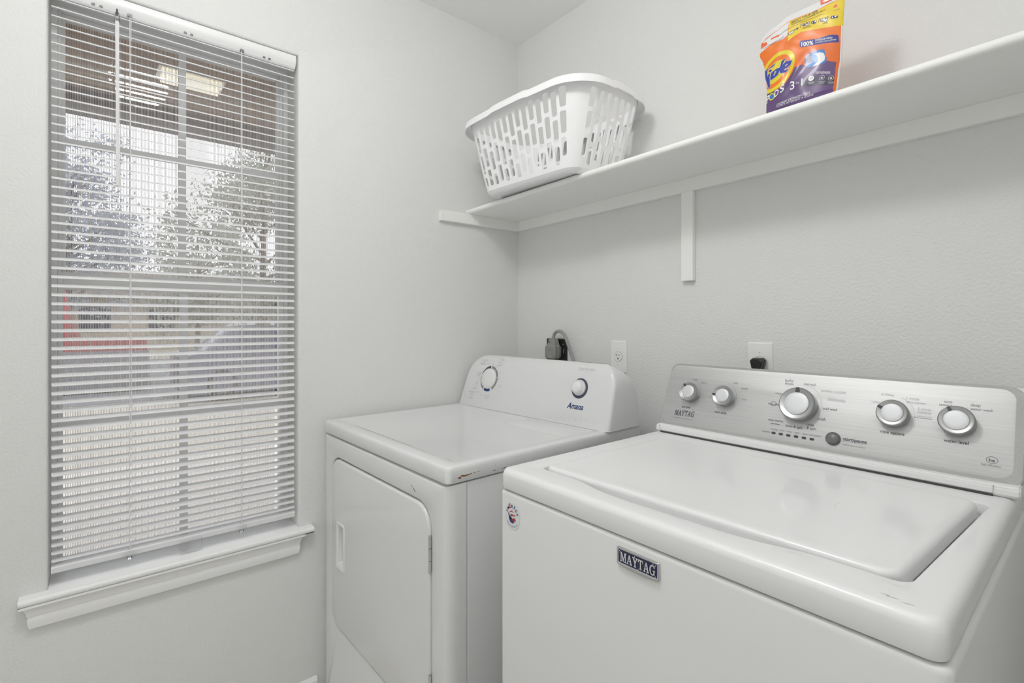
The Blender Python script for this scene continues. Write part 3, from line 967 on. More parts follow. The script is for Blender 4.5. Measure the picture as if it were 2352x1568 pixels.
mb = MB()
rbox(mb, 1.3040, 1.3280, -.1965, -.1855, 2.0000, 2.0160, .003, .0015)
lab(mb.build('zip_slider', M['p_red'], pouch), 'orange plastic zip slider')

# ================================================================== DRYER (built in its own frame, then turned a little)
dry = thing('clothes_dryer', 'white front-loading clothes dryer with rust-chipped top corner, standing in the corner under the shelf', 'dryer',
            (.0185, -.8805, -.002), R(1.2), local=True)
DW, DD = .750, .742
mb = MB()
rbox(mb, .002, DW - .002, 0.0550, DD, .002, .8970, .008, .003)
mb.build('cabinet', M['enamel'], dry)
mb = MB()
DX0, DX1, DZ0, DZ1, DR = .0670, .6800, .2875, .8345, .058
def xz(y): return lambda x, z: (x, y, z)
L = [rloop(0, DW, 0.002, .8975, .0005, 8, fn=xz(.0530)), rloop(0, DW, 0.002, .8975, .0005, 8, fn=xz(.030))]
for k in range(1, 8):
    a = R(90 * k / 7); ix = .018 * (1 - math.cos(a)); iz = .007 * (1 - math.cos(a))
    L.append(rloop(ix, DW - ix, .002, .8975 - iz, .0005, 8, fn=xz(.030 - .030 * math.sin(a))))
for d, g in ((.0, .006), (.0018, .0025), (.006, .0006), (.016, .0)):
    L.append(rloop(DX0 - g, DX1 + g, DZ0 - g, DZ1 + g, DR + g, 8, fn=xz(d)))
L.append(rloop(DX0, DX1, DZ0, DZ1, DR, 8, fn=xz(.0530)))
mb.loft(L, True, True)
mb.build('front_panel', M['enamel'], dry)
# the door with its recessed pull
mb = MB()
g = .0032
HX0, HX1, HZ0, HZ1 = .119, .176, .487, .631
L = [rloop(DX0 + g, DX1 - g, DZ0 + g, DZ1 - g, DR, 8, fn=xz(.030))]
for k in range(6):
    a = R(90 * k / 5); i = .006 * (1 - math.cos(a))
    L.append(rloop(DX0 + g + i, DX1 - g - i, DZ0 + g + i, DZ1 - g - i, DR - i, 8, fn=xz(.006 - .009 * math.sin(a))))
L.append(rloop(HX0 - .004, HX1 + .004, HZ0 - .004, HZ1 + .004, .008, 8, fn=xz(-.003)))
door = None
mb.loft(L)
hl = [rloop(HX0 - .004, HX1 + .004, HZ0 - .004, HZ1 + .004, .008, 8, fn=xz(-.003)),
      rloop(HX0, HX1, HZ0, HZ1, .007, 8, fn=xz(-.003))]
mb.loft(hl)
door = mb.build('door', M['enamel'], dry)
mb = MB()
L = [rloop(HX0 - .003, HX1 + .003, HZ0 - .003, HZ1 + .003, .008, 8, fn=xz(-.0028)),
     rloop(HX0 - .001, HX1 + .001, HZ0 - .001, HZ1 + .001, .007, 8, fn=xz(-.0060)),
     rloop(HX0 + .003, HX1 - .003, HZ0 + .003, HZ1 - .003, .006, 8, fn=xz(-.0062)),
     rloop(HX0 + .008, HX1 - .010, HZ0 + .010, HZ1 - .010, .005, 8, fn=xz(-.002)),
     rloop(HX0 + .012, HX1 - .014, HZ0 + .016, HZ1 - .016, .005, 8, fn=xz(.016))]
mb.loft(L, False, True)
mb.build('door_pull', M['plastic'], door)
for z0, z1 in ((.676, .7655), (.345, .4345)):
    mb = MB()
    h = (z1 - z0) / 3
    for k in range(3):
        mb.tube([(.6788, -.0012, z0 + h * k + .0006), (.6788, -.0012, z0 + h * (k + 1) - .0006)], .0042, 12)
    mb.build('hinge', M['chrome'], dry)
# the top
mb = MB()
L = [at_z(rloop(.004, DW - .004, .004, DD + .01, .012, 8), .9010)]
for zz, i in ((.9012, .0006), (.9040, -.0010), (.9300, -.0005)):
    L.append(at_z(rloop(i, DW - i, i, DD + .012, .014, 8), zz))
for k in range(1, 7):
    a = R(90 * k / 6); i = .0075 * (1 - math.cos(a))
    L.append(at_z(rloop(i, DW - i, i, DD + .012 - i, max(.014 - i, .002), 8), .9300 + .010 * math.sin(a)))
L.append(at_z(rloop(.034, DW - .034, .040, DD - .03, .012, 8), .9402))
L.append(at_z(rloop(.036, DW - .036, .042, DD - .032, .012, 8), .9392))
mb.loft(L, True, True)
dtop = mb.build('top_panel', M['enamel'], dry)
mb = MB()
LX0, LX1, LY0, LY1 = .440, .728, .425, .545
L = []
for k in range(4):
    a = R(90 * k / 3); i = .0010 * (1 - math.cos(a))
    L.append(at_z(rloop(LX0 + i, LX1 - i, LY0 + i, LY1 - i, .006, 5), .9388 + .0010 * math.sin(a)))
mb.loft(L, True, True)
lint = mb.build('lint_screen_lid', M['enamel'], dtop)
mb = MB(); mb.loft([at_z(rloop(LX0 - .0009, LX1 + .0009, LY0 - .0009, LY1 + .0002, .007, 5), .93925)], False, True)
mb.build('lid_gap', M['dust'], dtop, smooth=0)
pr = Print(lambda x, y: (x, y, .94000)); pr.poly([(.535, .492), (.556, .497), (.552, .513)])
pr.build('arrow_mark', [M['dust']], lint)
# chips, rust and scratches
random.seed(3)
pr = Print(lambda y, z: (DW + .0009, y, z))
def blotch(pr, c, w, h, mi, n=11):
    pr.poly([(c[0] + w * math.cos(2 * math.pi * k / n) * random.uniform(.55, 1.1), c[1] + h * math.sin(2 * math.pi * k / n) * random.uniform(.5, 1.15)) for k in range(n)], mi)
for y, z, w, h in ((.034, .9125, .006, .0030), (.041, .9155, .006, .0022), (.049, .9140, .007, .0020), (.058, .9150, .008, .0017), (.066, .9155, .004, .0014)):
    blotch(pr, (y, z), w, h, 0)
blotch(pr, (.076, .9160, ), .005, .0010, 1); blotch(pr, (.088, .9165), .004, .0008, 1)
for y in (.137, .150, .163, .171, .180): blotch(pr, (y, .9085 + random.uniform(-.001, .002)), .006, .0012, 1)
blotch(pr, (.062, .9060), .002, .001, 1); blotch(pr, (.140, .922), .0012, .0012, 1)
pr.build('rust_chips', [M['rust'], M['scratch']], dtop)
pr = Print(lambda x, z: (x, -.0004, z))
pr.line([(.589, .8635), (.594, .8600)], .0014); pr.line([(.598, .8585), (.604, .8530), (.608, .8515)], .0022)
pr.build('scratch_marks', [M['scratch']], dry)
pr = Print(lambda x, y: (x, y, .9396))
pr.line([(.155, .0435), (.38, .0425), (.52, .0425)], .0011); pr.line([(.52, .0425), (.60, .0415)], .0005)
pr.arc((.700, .052), .011, .0118, 200, 320, 0, 12)
pr.build('top_scuffs', [M['scratch']], dtop)
# control console, built as slices
CB = .940; SKEW = .036
YF = [(0, .556), (.17, .6055), (.183, .612), (.194, .622), (.2, .632)]
YB = [(0, .738), (.06, .737), (.100, .732), (.140, .714), (.170, .688), (.188, .662), (.2, .640)]
def con_x(s):
    def ins(r, top=.2):
        d = s - (top - r)
        return r - math.sqrt(max(r * r - d * d, 0)) if d > 0 else 0.0
    return .008 + .12 * s + ins(.085), .7575 - .05 * s - ins(.066)
mb = MB(); L = []
for s in [0, .004, .03, .06, .09, .115, .13, .145, .155, .165, .173, .180, .186, .191, .195, .198, .1995]:
    x0, x1 = con_x(s)
    lin = lambda t: (lambda tab: next((u + (w - u) * (t - a) / (b - a) for (a, u), (b, w) in zip(tab, tab[1:]) if t <= b), tab[-1][1]))
    yf = lin(s)(YF); yb = lin(s)(YB)
    if s == 0: pass
    yb = max(yb, yf + .004)
    L.append([(x, y + SKEW * (x - .33) * min(1, max(0, (yb - y) / (yb - yf))), z) for x, y, z in at_z(rloop(x0, x1, yf, yb, min(.014, (yb - yf) * .3), 5), CB + s)])
mb.loft(L, True, True)
con = mb.build('control_console', M['enamel'], dry, smooth=50)
nC = Vector((0, -math.cos(R(16.2)), math.sin(R(16.2)))); uC = Vector((0, math.sin(R(16.2)), math.cos(R(16.2)))); oC = Vector((0, .556 - SKEW * .33, CB)); xC = Vector((1, 0, 0)); xD = Vector((1, SKEW, 0))
def cx_(x): return x + .0155 - .0210 * x
def cput(h): return lambda x, s: oC + xD * cx_(x) + uC * s + nC * h
# timer dial: printed ring, then the knob
pr = Print(cput(.0006))
dc = (.1556, .1167)
for a0, a1, r0, mi in ((94, 165, .0405, 1), (52, 86, .0408, 2), (12, 49, .0408, 2), (-55, 9, .0412, 2), (-112, -68, .0408, 0), (-170, -120, .0408, 2), (-186, -172, .0480, 2)):
    n = 10
    for k in range(n):
        t0, t1 = k / n, (k + 1) / n
        th0 = R(a0 + (a1 - a0) * t0); th1 = R(a0 + (a1 - a0) * t1)
        if a0 == 94: q0, q1 = .0405 + .0090 * t0, .0405 + .0090 * t1
        elif a0 == -170: q0, q1 = .0490 - .0082 * t0, .0490 - .0082 * t1
        else: q0 = q1 = r0
        pr.poly([(dc[0] + r * math.cos(t), dc[1] + r * math.sin(t)) for r, t in ((q0, th0), (.0505, th0), (.0505, th1), (q1, th1))], mi)
pr.build('dial_scale', [M['navy'], M['slate'], M['ink_grey']], con)
def frameC(x, s, h=0.0, spin=0.0):
    e1 = xD * math.cos(spin) + uC * math.sin(spin); e2 = -xD * math.sin(spin) + uC * math.cos(spin)
    return (oC + xD * cx_(x) + uC * s + nC * h, e1, e2, nC)
mb = MB()
fr = frameC(dc[0], dc[1], 0, R(28))
mb.lathe([(.0385, -.002), (.0385, .002), (.0370, .0036), (.0340, .0042), (.0330, .0050), (.0300, .0066), (0.0001, .0072)], fr, 44, cap1=True)
kn = mb.build('timer_knob', M['plastic'], con, smooth=40)
mb = MB()
o_, e1, e2, ez = fr
def kp(a, b, h): return o_ + e1 * a + e2 * b + ez * h
L = []
for t in (-1, -.7, -.35, 0, .35, .7, 1):
    w = .0125 - .0075 * abs(t) ** 2.2; hh = .030 - .007 * t * t
    L.append([kp(-w - .004, .0335 * t, .008), kp(-w, .0335 * t, hh - .004), kp(-w + .003, .0335 * t, hh), kp(w - .003, .0335 * t, hh), kp(w, .0335 * t, hh - .004), kp(w + .004, .0335 * t, .008)])
mb.loft(L, True, True)
mb.build('grip', M['plastic'], kn, smooth=45)
# start button and its ring
sc_ = (.6168, .1222)
pr = Print(cput(.0006))
n = 40
for k in range(n):
    a0, a1 = 125 - 305 * k / n, 125 - 305 * (k + 1) / n
    def rr(t): return .0328 - .0090 * max(0, math.sin(math.pi * min(max(t, 0), 1))) ** .6
    pr.poly([(sc_[0] + r * math.cos(R(a)), sc_[1] + r * math.sin(R(a))) for r, a in ((rr(k / n), a0), (.0335, a0), (.0335, a1), (rr((k + 1) / n), a1))], 0)
pr.build('start_ring', [M['slate']], con)
mb = MB()
mb.lathe([(.0242, -.002), (.0242, .004), (.0238, .0055), (.0225, .0062), (.0215, .010), (.0195, .0180), (.0165, .0215), (.010, .0232), (.0001, .0236)], frameC(*sc_), 40)
mb.build('start_button', M['plastic'], con, smooth=50)
pr = Print(cput(.0006))
pr.text('Amana', (.5775, .0535), (.6460, .0540), 1.15, shear=.35, bold=.018)
pr.build('maker_lettering', [M['navy']], con)
pr = Print(cput(.0006))
pr.text('PUSH TO START', (.5970, .1825), (.6665, .1815), 1.25, mi=0)
for s, x0, x1, y in (('AUTOMATIC', .088, .128, .1850), ('DRY', .098, .112, .1775), ('WRINKLE', .082, .116, .1690), ('HEAVY', .124, .140, .1725), ('TIMED', .196, .220, .1930),
                     ('DRY', .197, .212, .1800), ('HIGH HEAT', .190, .218, .1705), ('AUTOMATIC', .050, .094, .0520), ('DRY', .064, .080, .0400), ('NORMAL', .056, .084, .0290),
                     ('TIMED DRY', .150, .183, .0480), ('NO HEAT', .152, .180, .0380), ('LESS', .078, .094, .0900), ('DRY', .082, .094, .0790), ('MORE DRY', .066, .096, .0680), ('DAMP', .096, .112, .0560),
                     ('OFF', .096, .106, .1050), ('LESS DRY', .078, .102, .1330), ('NORMAL', .074, .100, .1270), ('EXTRA', .080, .099, .1200), ('COOL', .214, .240, .0880), ('OFF', .203, .213, .0760),
                     ('70', .158, .164, .1710), ('60', .186, .192, .1650), ('40', .210, .216, .1420), ('20', .210, .216, .1190), ('OFF', .126, .136, .0460), ('10', .150, .155, .0590)):
    pr.text(s, (x0, y), (x1, y), 1.3, mi=0)
pr.build('setting_lettering', [M['ink_faint']], con)
random.seed(5)
pr = Print(cput(.0005))
for k in range(1000):
    x = random.gauss(.60, .065) if k % 2 else random.uniform(.36, .70)
    s = .0035 + abs(random.gauss(.010, .012)) + max(0, (x - .45)) * .06
    if .30 < x < .73 and s < .055:
        r = random.uniform(.0002, .0005)
        pr.poly([(x - r, s - r * .7), (x + r, s - r), (x + r * .8, s + r), (x - r, s + r * .6)])
pr.build('dust_smudge', [M['dust']], con)

# ================================================================== WASHER
WX0, WX1, WY0 = .9205, 1.6360, -.8340
was = thing('washing_machine', 'white top-loading washing machine with silver control panel and blue badge, at the right', 'washing machine', ((WX0 + WX1) / 2, -.49, 0))
mb = MB()
rbox(mb, WX0, WX1, WY0, -.165, 0.0, .9262, .014, .0075, 8)
mb.build('cabinet', M['enamel'], was)
mb = MB()
mb.loft([at_z(rloop(WX0 + .009, WX1 - .012, WY0 + .008, -.172, .016, 8), .9255), at_z(rloop(WX0 + .009, WX1 - .012, WY0 + .008, -.172, .016, 8), .9315)])
mb.build('top_shadow_gap', M['gap'], was)  # dark band painted in for the shadow gap under the top
# top frame with the lid well
TZ = .9700
def warp(x, y):
    tx = (x - .985) / .62; ty = max(0.0, min(1.0, (-.345 - y) / .42))
    return x - .020 * tx * ty - .005 * (1 - tx) * ty, y + .010 * tx * ty
def well(g, z, scoop=.021, r=.018):
    pts = rloop(.9835 - g, 1.6060 + g, -.7715 - g, -.3440 + g, r + g, 8, 24)
    out = []
    for x, y in pts:
        if y < -.76 - g * .5:
            t = max(0.0, 1 - abs((x - 1.295) / .215) ** 2.6)
            y -= scoop * (t * t * (3 - 2 * t))
        out.append((*warp(x, y), z))
    return out
def topl(i, z, r=.018):
    return at_z(rloop(WX0 + .0005 + i, WX1 - .0050 - i, WY0 - .0005 + i, -.168 - i, max(r - i, .002), 8, 24), z)
mb = MB()
L = [topl(.006, .9290), topl(.0015, .9295), topl(0, .9325), topl(0, .9580)]
for k in range(1, 8):
    a = R(90 * k / 7)
    L.append(topl(.013 * (1 - math.cos(a)), .9570 + .013 * math.sin(a), .020))
for g, z in ((.0035, TZ), (.0012, TZ - .0008), (0, TZ - .003), (-.001, .9480), (-.006, .9450)):
    L.append(well(g, z))
mb.loft(L, True, True)
mb.build('top_panel', M['enamel_lid'], was, smooth=50)
mb = MB()
def lidl(i, z, r=.022):
    pts = [warp(*p) for p in rloop(.9858 + i, 1.5940 - i, -.7640 + i, -.3470 - i, max(r - i, .002), 8, 24)]
    return at_z(pts, z)
L = [lidl(.006, .9465), lidl(.0005, .9500), lidl(0, .9570), lidl(0, .9645)]
for k in range(1, 8):
    a = R(90 * k / 7)
    L.append(lidl(.009 * (1 - math.cos(a)), .9645 + .009 * math.sin(a)))
L += [lidl(.018, .9737), lidl(.024, .9730), lidl(.045, .9718), lidl(.10, .9716)]
mb.loft(L, True, True)
lid = mb.build('lid', M['enamel_lid'], was, smooth=50)
pr = Print(lambda x, y: (x, y, .9719))
pr.arc((1.475, -.548), .030, .0304, 150, 225, 0, 14)
pr.build('lid_scuff', [M['dust']], lid)
pr = Print(lambda x, y: (x, y, TZ + .0003))
pr.line([(1.571, -.8095), (1.578, -.8085), (1.576, -.8120), (1.586, -.8100)], .0007); pr.line([(1.592, -.8145), (1.600, -.8125)], .0008)
pr.build('corner_chip', [M['dust']], was)
# console
TILT = R(22)
nW = Vector((0, -math.cos(TILT), math.sin(TILT))); uW = Vector((0, math.sin(TILT), math.cos(TILT))); oW = Vector((0, -.270, .992))
def wput(h): return lambda x, s: oW + xC * x + uW * s + nW * h
mb = MB()
CX0, CX1, CS0, CS1 = .9225, 1.6385, -.0125, .1770
L = [rloop(CX0, CX1, CS0, CS1, .026, 8, fn=wput(-.020)), rloop(CX0, CX1, CS0, CS1, .026, 8, fn=wput(-.0095))]
for k in range(1, 6):
    a = R(90 * k / 5)
    L.append(rloop(CX0 + .003 * (1 - math.cos(a)), CX1 - .004 * (1 - math.cos(a)), CS0 + .004 * (1 - math.cos(a)), CS1 - .003 * (1 - math.cos(a)), .025, 8, fn=wput(-.0095 + .004 * math.sin(a))))
L.append(rloop(CX0 + .0055, CX1 - .0120, CS0 + .0175, CS1 - .0075, .022, 8, fn=wput(-.0004)))
L.append(rloop(CX0 + .0070, CX1 - .0140, CS0 + .0195, CS1 - .0090, .021, 8, fn=wput(0)))
mb.loft(L, True, True)
pan = mb.build('control_panel', M['steel'], was, smooth=50)
mb = MB()
side = [(-.285, .9705), (-.288, .9760), (-.2875, .9860), (-.283, .9905), (-.262, .9905), (-.2005, 1.143), (-.182, 1.150), (-.166, 1.143), (-.152, 1.05), (-.150, .9705)]
mb.prism(side, CX0 + .0045, CX1 - .0020, 'x')
hs = mb.build('console_housing', M['plastic'], was, smooth=20, bevel=.002)
mb = MB(); mb.box(.9420, 1.6030, -.2890, -.270, .9700, .9738)
mb.build('rear_slot', M['gap'], was, smooth=0)
for x in (.9390, 1.6030):
    mb = MB(); mb.box(x - .0004, x + .0004, -.28845, -.280, .9720, .9890)
    mb.build('cap_joint', M['dust'], hs, smooth=0)
# dials
def frameW(x, s, h=0.0, spin=0.0):
    e1 = xC * math.cos(spin) + uW * math.sin(spin); e2 = -xC * math.sin(spin) + uW * math.cos(spin)
    return (oW + xC * x + uW * s + nW * h, e1, e2, nW)
def dial(x, s, r, h, ang, note, cap=.70):
    fr = frameW(x, s)
    mb = MB()
    mb.lathe([(r * .98, -.001), (r * .98, h * .55), (r, h * .62), (r, h * .88), (r * .97, h * .96), (r * .93, h), (r * .89, h * .985), (r * .76, h * .955), (r * cap + .0008, h * .95),
              (r * cap, h * .93), (.0001, h * .93)], fr, 48)
    k = mb.build('dial', M['dialring'], pan, smooth=40)
    lab(k, note)
    mb = MB()
    mb.lathe([(r * cap - .0006, h * .92), (r * cap - .0008, h * .975), (r * cap - .0020, h * 1.0), (r * .4, h * 1.015), (.0001, h * 1.02)], fr, 40, cap0=True)
    mb.build('cap', M['knob_cap'], k, smooth=50)
    e = frameW(x, s, 0, R(ang)); o_, e1, e2, ez = e
    w = r * .11
    mb = MB()
    lo_ = [o_ + e1 * a + e2 * b for a, b in ((r * .68, -w), (r * .99, -w * .9), (r * .99, w * .9), (r * .68, w))]
    mb.loft([[p + ez * h * .93 for p in lo_], [p + ez * h * 1.03 for p in lo_]], True, True)
    mb.build('pointer', M['darkgrey'], k, smooth=0, bevel=.0006)
    return k
dial(1.0045, .0916, .0256, .022, 128, 'small silver dial at the left end of the panel')
dial(1.0995, .0916, .0258, .022, 178, 'small silver dial, second from the left')
dial(1.2765, .0920, .0378, .027, 92, 'large silver dial in the middle of the panel')
dial(1.4520, .0965, .0270, .023, 155, 'small silver dial, second from the right')
dial(1.5495, .0962, .0272, .023, 118, 'small silver dial at the right end of the panel')
mb = MB()
mb.lathe([(.0142, -.001), (.0142, .0030), (.0134, .0042), (.0126, .0034), (.0120, .0034), (.0118, .0050), (.0100, .0072), (.0060, .0086), (.0001, .0090)], frameW(1.3505, .0295), 40)
mb.build('start_pause_button', M['midgrey'], pan, smooth=50)
for k in range(6):
    x = 1.2285 + (1.3098 - 1.2285) * k / 5
    mb = MB()
    mb.loft([rloop(x - .0046, x + .0046, .0185, .0240, .0026, 5, fn=wput(-.0002)), rloop(x - .0046, x + .0046, .0185, .0240, .0026, 5, fn=wput(.0008))], True, True)
    mb.build('indicator_light', M['darkgrey'], pan, smooth=40)
pr = Print(wput(.0004))
serif_text(pr, 'MAYTAG', (.9665, .0265), (1.0235, .0285), .0150, shear=.12)
for s, x0, x1, y, k, mi, b in (
        ('COMMERCIAL TECHNOLOGY', .9665, 1.0235, .0185, 1.1, 1, 0), ('soil level', .9835, 1.0085, .0500, 1.2, 0, .01), ('wash temp', 1.0775, 1.1090, .0490, 1.2, 0, .01),
        ('regular', .9985, 1.0145, .1300, 1.1, 1, 0), ('heavy', 1.0245, 1.0400, .1230, 1.1, 1, 0), ('cool', 1.1120, 1.1240, .1300, 1.1, 1, 0),
        ('warm', 1.1350, 1.1520, .1180, 1.1, 1, 0), ('hot', 1.1420, 1.1530, .0900, 1.1, 1, 0), ('tap', 1.0590, 1.0670, .0970, 1.1, 1, 0), ('cold', 1.0555, 1.0680, .0870, 1.1, 1, 0),
        ('bulky', 1.2355, 1.2540, .1480, 1.1, 1, 0), ('sheets', 1.2355, 1.2550, .1405, 1.1, 1, 0), ('normal', 1.2770, 1.3010, .1430, 1.1, 1, 0), ('wrinkle control', 1.3130, 1.3620, .1310, 1.2, 2, 0),
        ('delicates', 1.3290, 1.3640, .1120, 1.2, 2, 0), ('cold wash', 1.3225, 1.3510, .0910, 1.1, 0, 0), ('soak', 1.3150, 1.3320, .0660, 1.1, 0, 0), ('rinse', 1.2950, 1.3100, .0500, 1.1, 0, 0),
        ('& spin', 1.2960, 1.3150, .0425, 1.1, 0, 0), ('drain & spin', 1.2520, 1.2870, .0405, 1.1, 0, 0), ('clean washer', 1.2120, 1.2460, .0490, 1.1, 0, 0), ('with affresh', 1.2180, 1.2390, .0415, 1.1, 0, .01),
        ('Power Wash', 1.2060, 1.2300, .0880, 1.0, 0, .02), ('whites', 1.2170, 1.2330, .1150, 1.1, 1, 0), ('progress', 1.2030, 1.2205, .0205, 1.1, 0, 0), ('sensing', 1.2210, 1.2360, .0285, 1.1, 1, 0),
        ('wash', 1.2410, 1.2510, .0285, 1.1, 1, 0), ('rinse', 1.2570, 1.2670, .0285, 1.1, 1, 0), ('spin', 1.2740, 1.2830, .0285, 1.1, 1, 0), ('done', 1.2895, 1.3000, .0285, 1.1, 1, 0), ('lid locked', 1.3040, 1.3260, .0285, 1.1, 1, 0),
        ('start/pause', 1.3685, 1.4110, .0300, 1.05, 0, .025), ('hold 3 sec. to cancel', 1.3690, 1.4095, .0195, 1.25, 1, 0), ('rinse options', 1.4315, 1.4715, .0575, 1.1, 0, .012),
        ('water level', 1.5310, 1.5660, .0575, 1.1, 0, .012), ('2 rinses', 1.4260, 1.4480, .1360, 1.1, 2, 0), ('1 rinse', 1.4080, 1.4260, .1180, 1.1, 2, 0), ('1 rinse', 1.4690, 1.4890, .1320, 1.1, 2, 0),
        ('fabric softener', 1.4690, 1.5000, .1250, 1.2, 2, 0), ('2 rinses', 1.4880, 1.5090, .1130, 1.1, 2, 0), ('softener', 1.4880, 1.5110, .1065, 1.1, 2, 0), ('deep water rinse', 1.4880, 1.5110, .0995, 1.3, 2, 0),
        ('auto', 1.5270, 1.5390, .1330, 1.1, 1, 0), ('sensing', 1.5200, 1.5395, .1262, 1.1, 1, 0), ('deep', 1.5650, 1.5790, .1310, 1.1, 1, 0), ('water wash', 1.5650, 1.5960, .1235, 1.1, 1, 0),
        ('high efficiency', 1.5845, 1.6105, .0250, 1.2, 1, 0), ('he', 1.5945, 1.6020, .0330, 1.0, 0, .02)):
    pr.text(s, (x0, y), (x1, y), k, mi=mi, bold=b)
pr.arc((1.5983, .0362), .0058, .0063, 0, 360, 0, 28, sx=1.25)
pr.arc((1.2180, .0905), .0048, .0056, 0, 360, 0, 20, sx=1.2)
pr.line([(1.3685, .0275), (1.4110, .0278)], .0005, 1)
pr.arc((1.2670, .0955), .0520, .0525, -150, 80, 2, 40)
pr.arc((1.4477, .1000), .0365, .0370, 0, 68, 2, 16); pr.line([(1.4845, .1000), (1.4848, .0970), (1.5110, .0970)], .0006, 0)
pr.arc((.9960, .0945), .0350, .0354, 30, 75, 1, 12); pr.arc((1.0905, .0945), .0360, .0364, 0, 75, 1, 12)
pr.build('panel_lettering', [M['ink'], M['ink_grey'], M['ink_faint']], pan)
# maker's plate
def fput(d): return lambda x, z: (x, WY0 - d, z)
mb = MB()
BX0, BX1, BZ0, BZ1 = 1.2270, 1.3050, .8850, .9125
def bl_(i, d, sag=.0035):
    out = []
    for x, z in rloop(BX0 + i, BX1 - i, BZ0 + i, BZ1 - i, .0015, 3, 16):
        t = 1 - ((x - (BX0 + BX1) / 2) / ((BX1 - BX0) / 2)) ** 2
        out.append((x, WY0 - d, z - (sag * max(t, 0) if z < BZ0 + i + .002 else 0)))
    return out
mb.loft([bl_(0, .0), bl_(0, .0030), bl_(.0008, .0040), bl_(.0028, .0040, .001), bl_(.0034, .0030, 0)], True, False)
pl_ = mb.build('maker_plate', M['chrome'], was, smooth=40)
mb = MB(); mb.loft([rloop(BX0 + .0032, BX1 - .0032, BZ0 + .0032, BZ1 - .0032, .001, 3, fn=fput(.0030))], False, True)
mb.build('plate_field', M['badge_blue'], pl_, smooth=0)
pr = Print(fput(.0038))
serif_text(pr, 'MAYTAG', (BX0 + .0070, BZ0 + .0062), (BX1 - .0065, BZ0 + .0062), .0150)
for x, z in ((BX0 + .006, BZ1 - .0055), (1.262, BZ1 - .0048), (1.268, BZ0 + .0045), (1.284, BZ0 + .0045), (BX1 - .0058, BZ1 - .0055), (BX1 - .0055, BZ0 + .0055), (1.295, BZ1 - .0045)):
    pr.disc((x, z), .0008, .0008, 0, 10)
pr.build('plate_lettering', [M['silver']], pl_)
# round sticker
SC = (.9622, .8795)
pr = Print(fput(.0005)); pr.disc(SC, .0235, .0262, 0, 48)
st = lab(pr.build('round_sticker', [M['sticker']], was), 'clear oval sticker with a red and blue emblem')
pr = Print(fput(.0010))
for i, c in enumerate('AMERICA'):
    a = R(158 - 136 * i / 6)
    x, z = SC[0] + .0150 * math.cos(a), SC[1] + .0010 + .0165 * math.sin(a)
    t = a - math.pi / 2; w = .0026 if c != 'I' else .0009
    pr.text(c, (x - w * math.cos(t), z - w * math.sin(t)), (x + w * math.cos(t), z + w * math.sin(t)), 1.0, bold=.03, mi=0 if i != 2 else 1)
S = lambda pts: [(SC[0] + x / 1000, SC[1] + z / 1000) for x, z in pts]
pr.poly(S([(-9, 8), (-4, 11), (2, 11), (6, 9), (2, 9.5), (-4, 9)]), 1)
pr.poly(S([(-10, 9), (-9, 2), (-4, -1), (2, -6), (5, -9), (6, -13), (3, -11), (1, -14), (-2, -12), (-4, -14), (-8, -9), (-10, -2), (-12, 3)]), 0)
pr.poly(S([(-6, 2), (-2, 5), (5, 4), (9, 6), (8, 2), (2, 2), (-2, 0)]), 1)
pr.poly(S([(0, -5), (4, -2), (10, -2), (11, -6), (8, -9), (4, -8)]), 1)
pr.poly(S([(math.sin(k * math.pi / 5) * (3.4 if k % 2 == 0 else 1.4) - 6, math.cos(k * math.pi / 5) * (3.4 if k % 2 == 0 else 1.4) - 4.5) for k in range(10)]), 2)
for q in range(2): pr.arc(SC, .0185 + .002 * q, .0190 + .002 * q, 215, 325, 3, 20)
pr.build('emblem', [M['navy'], M['red'], M['white_ink'], M['ink_grey']], st)

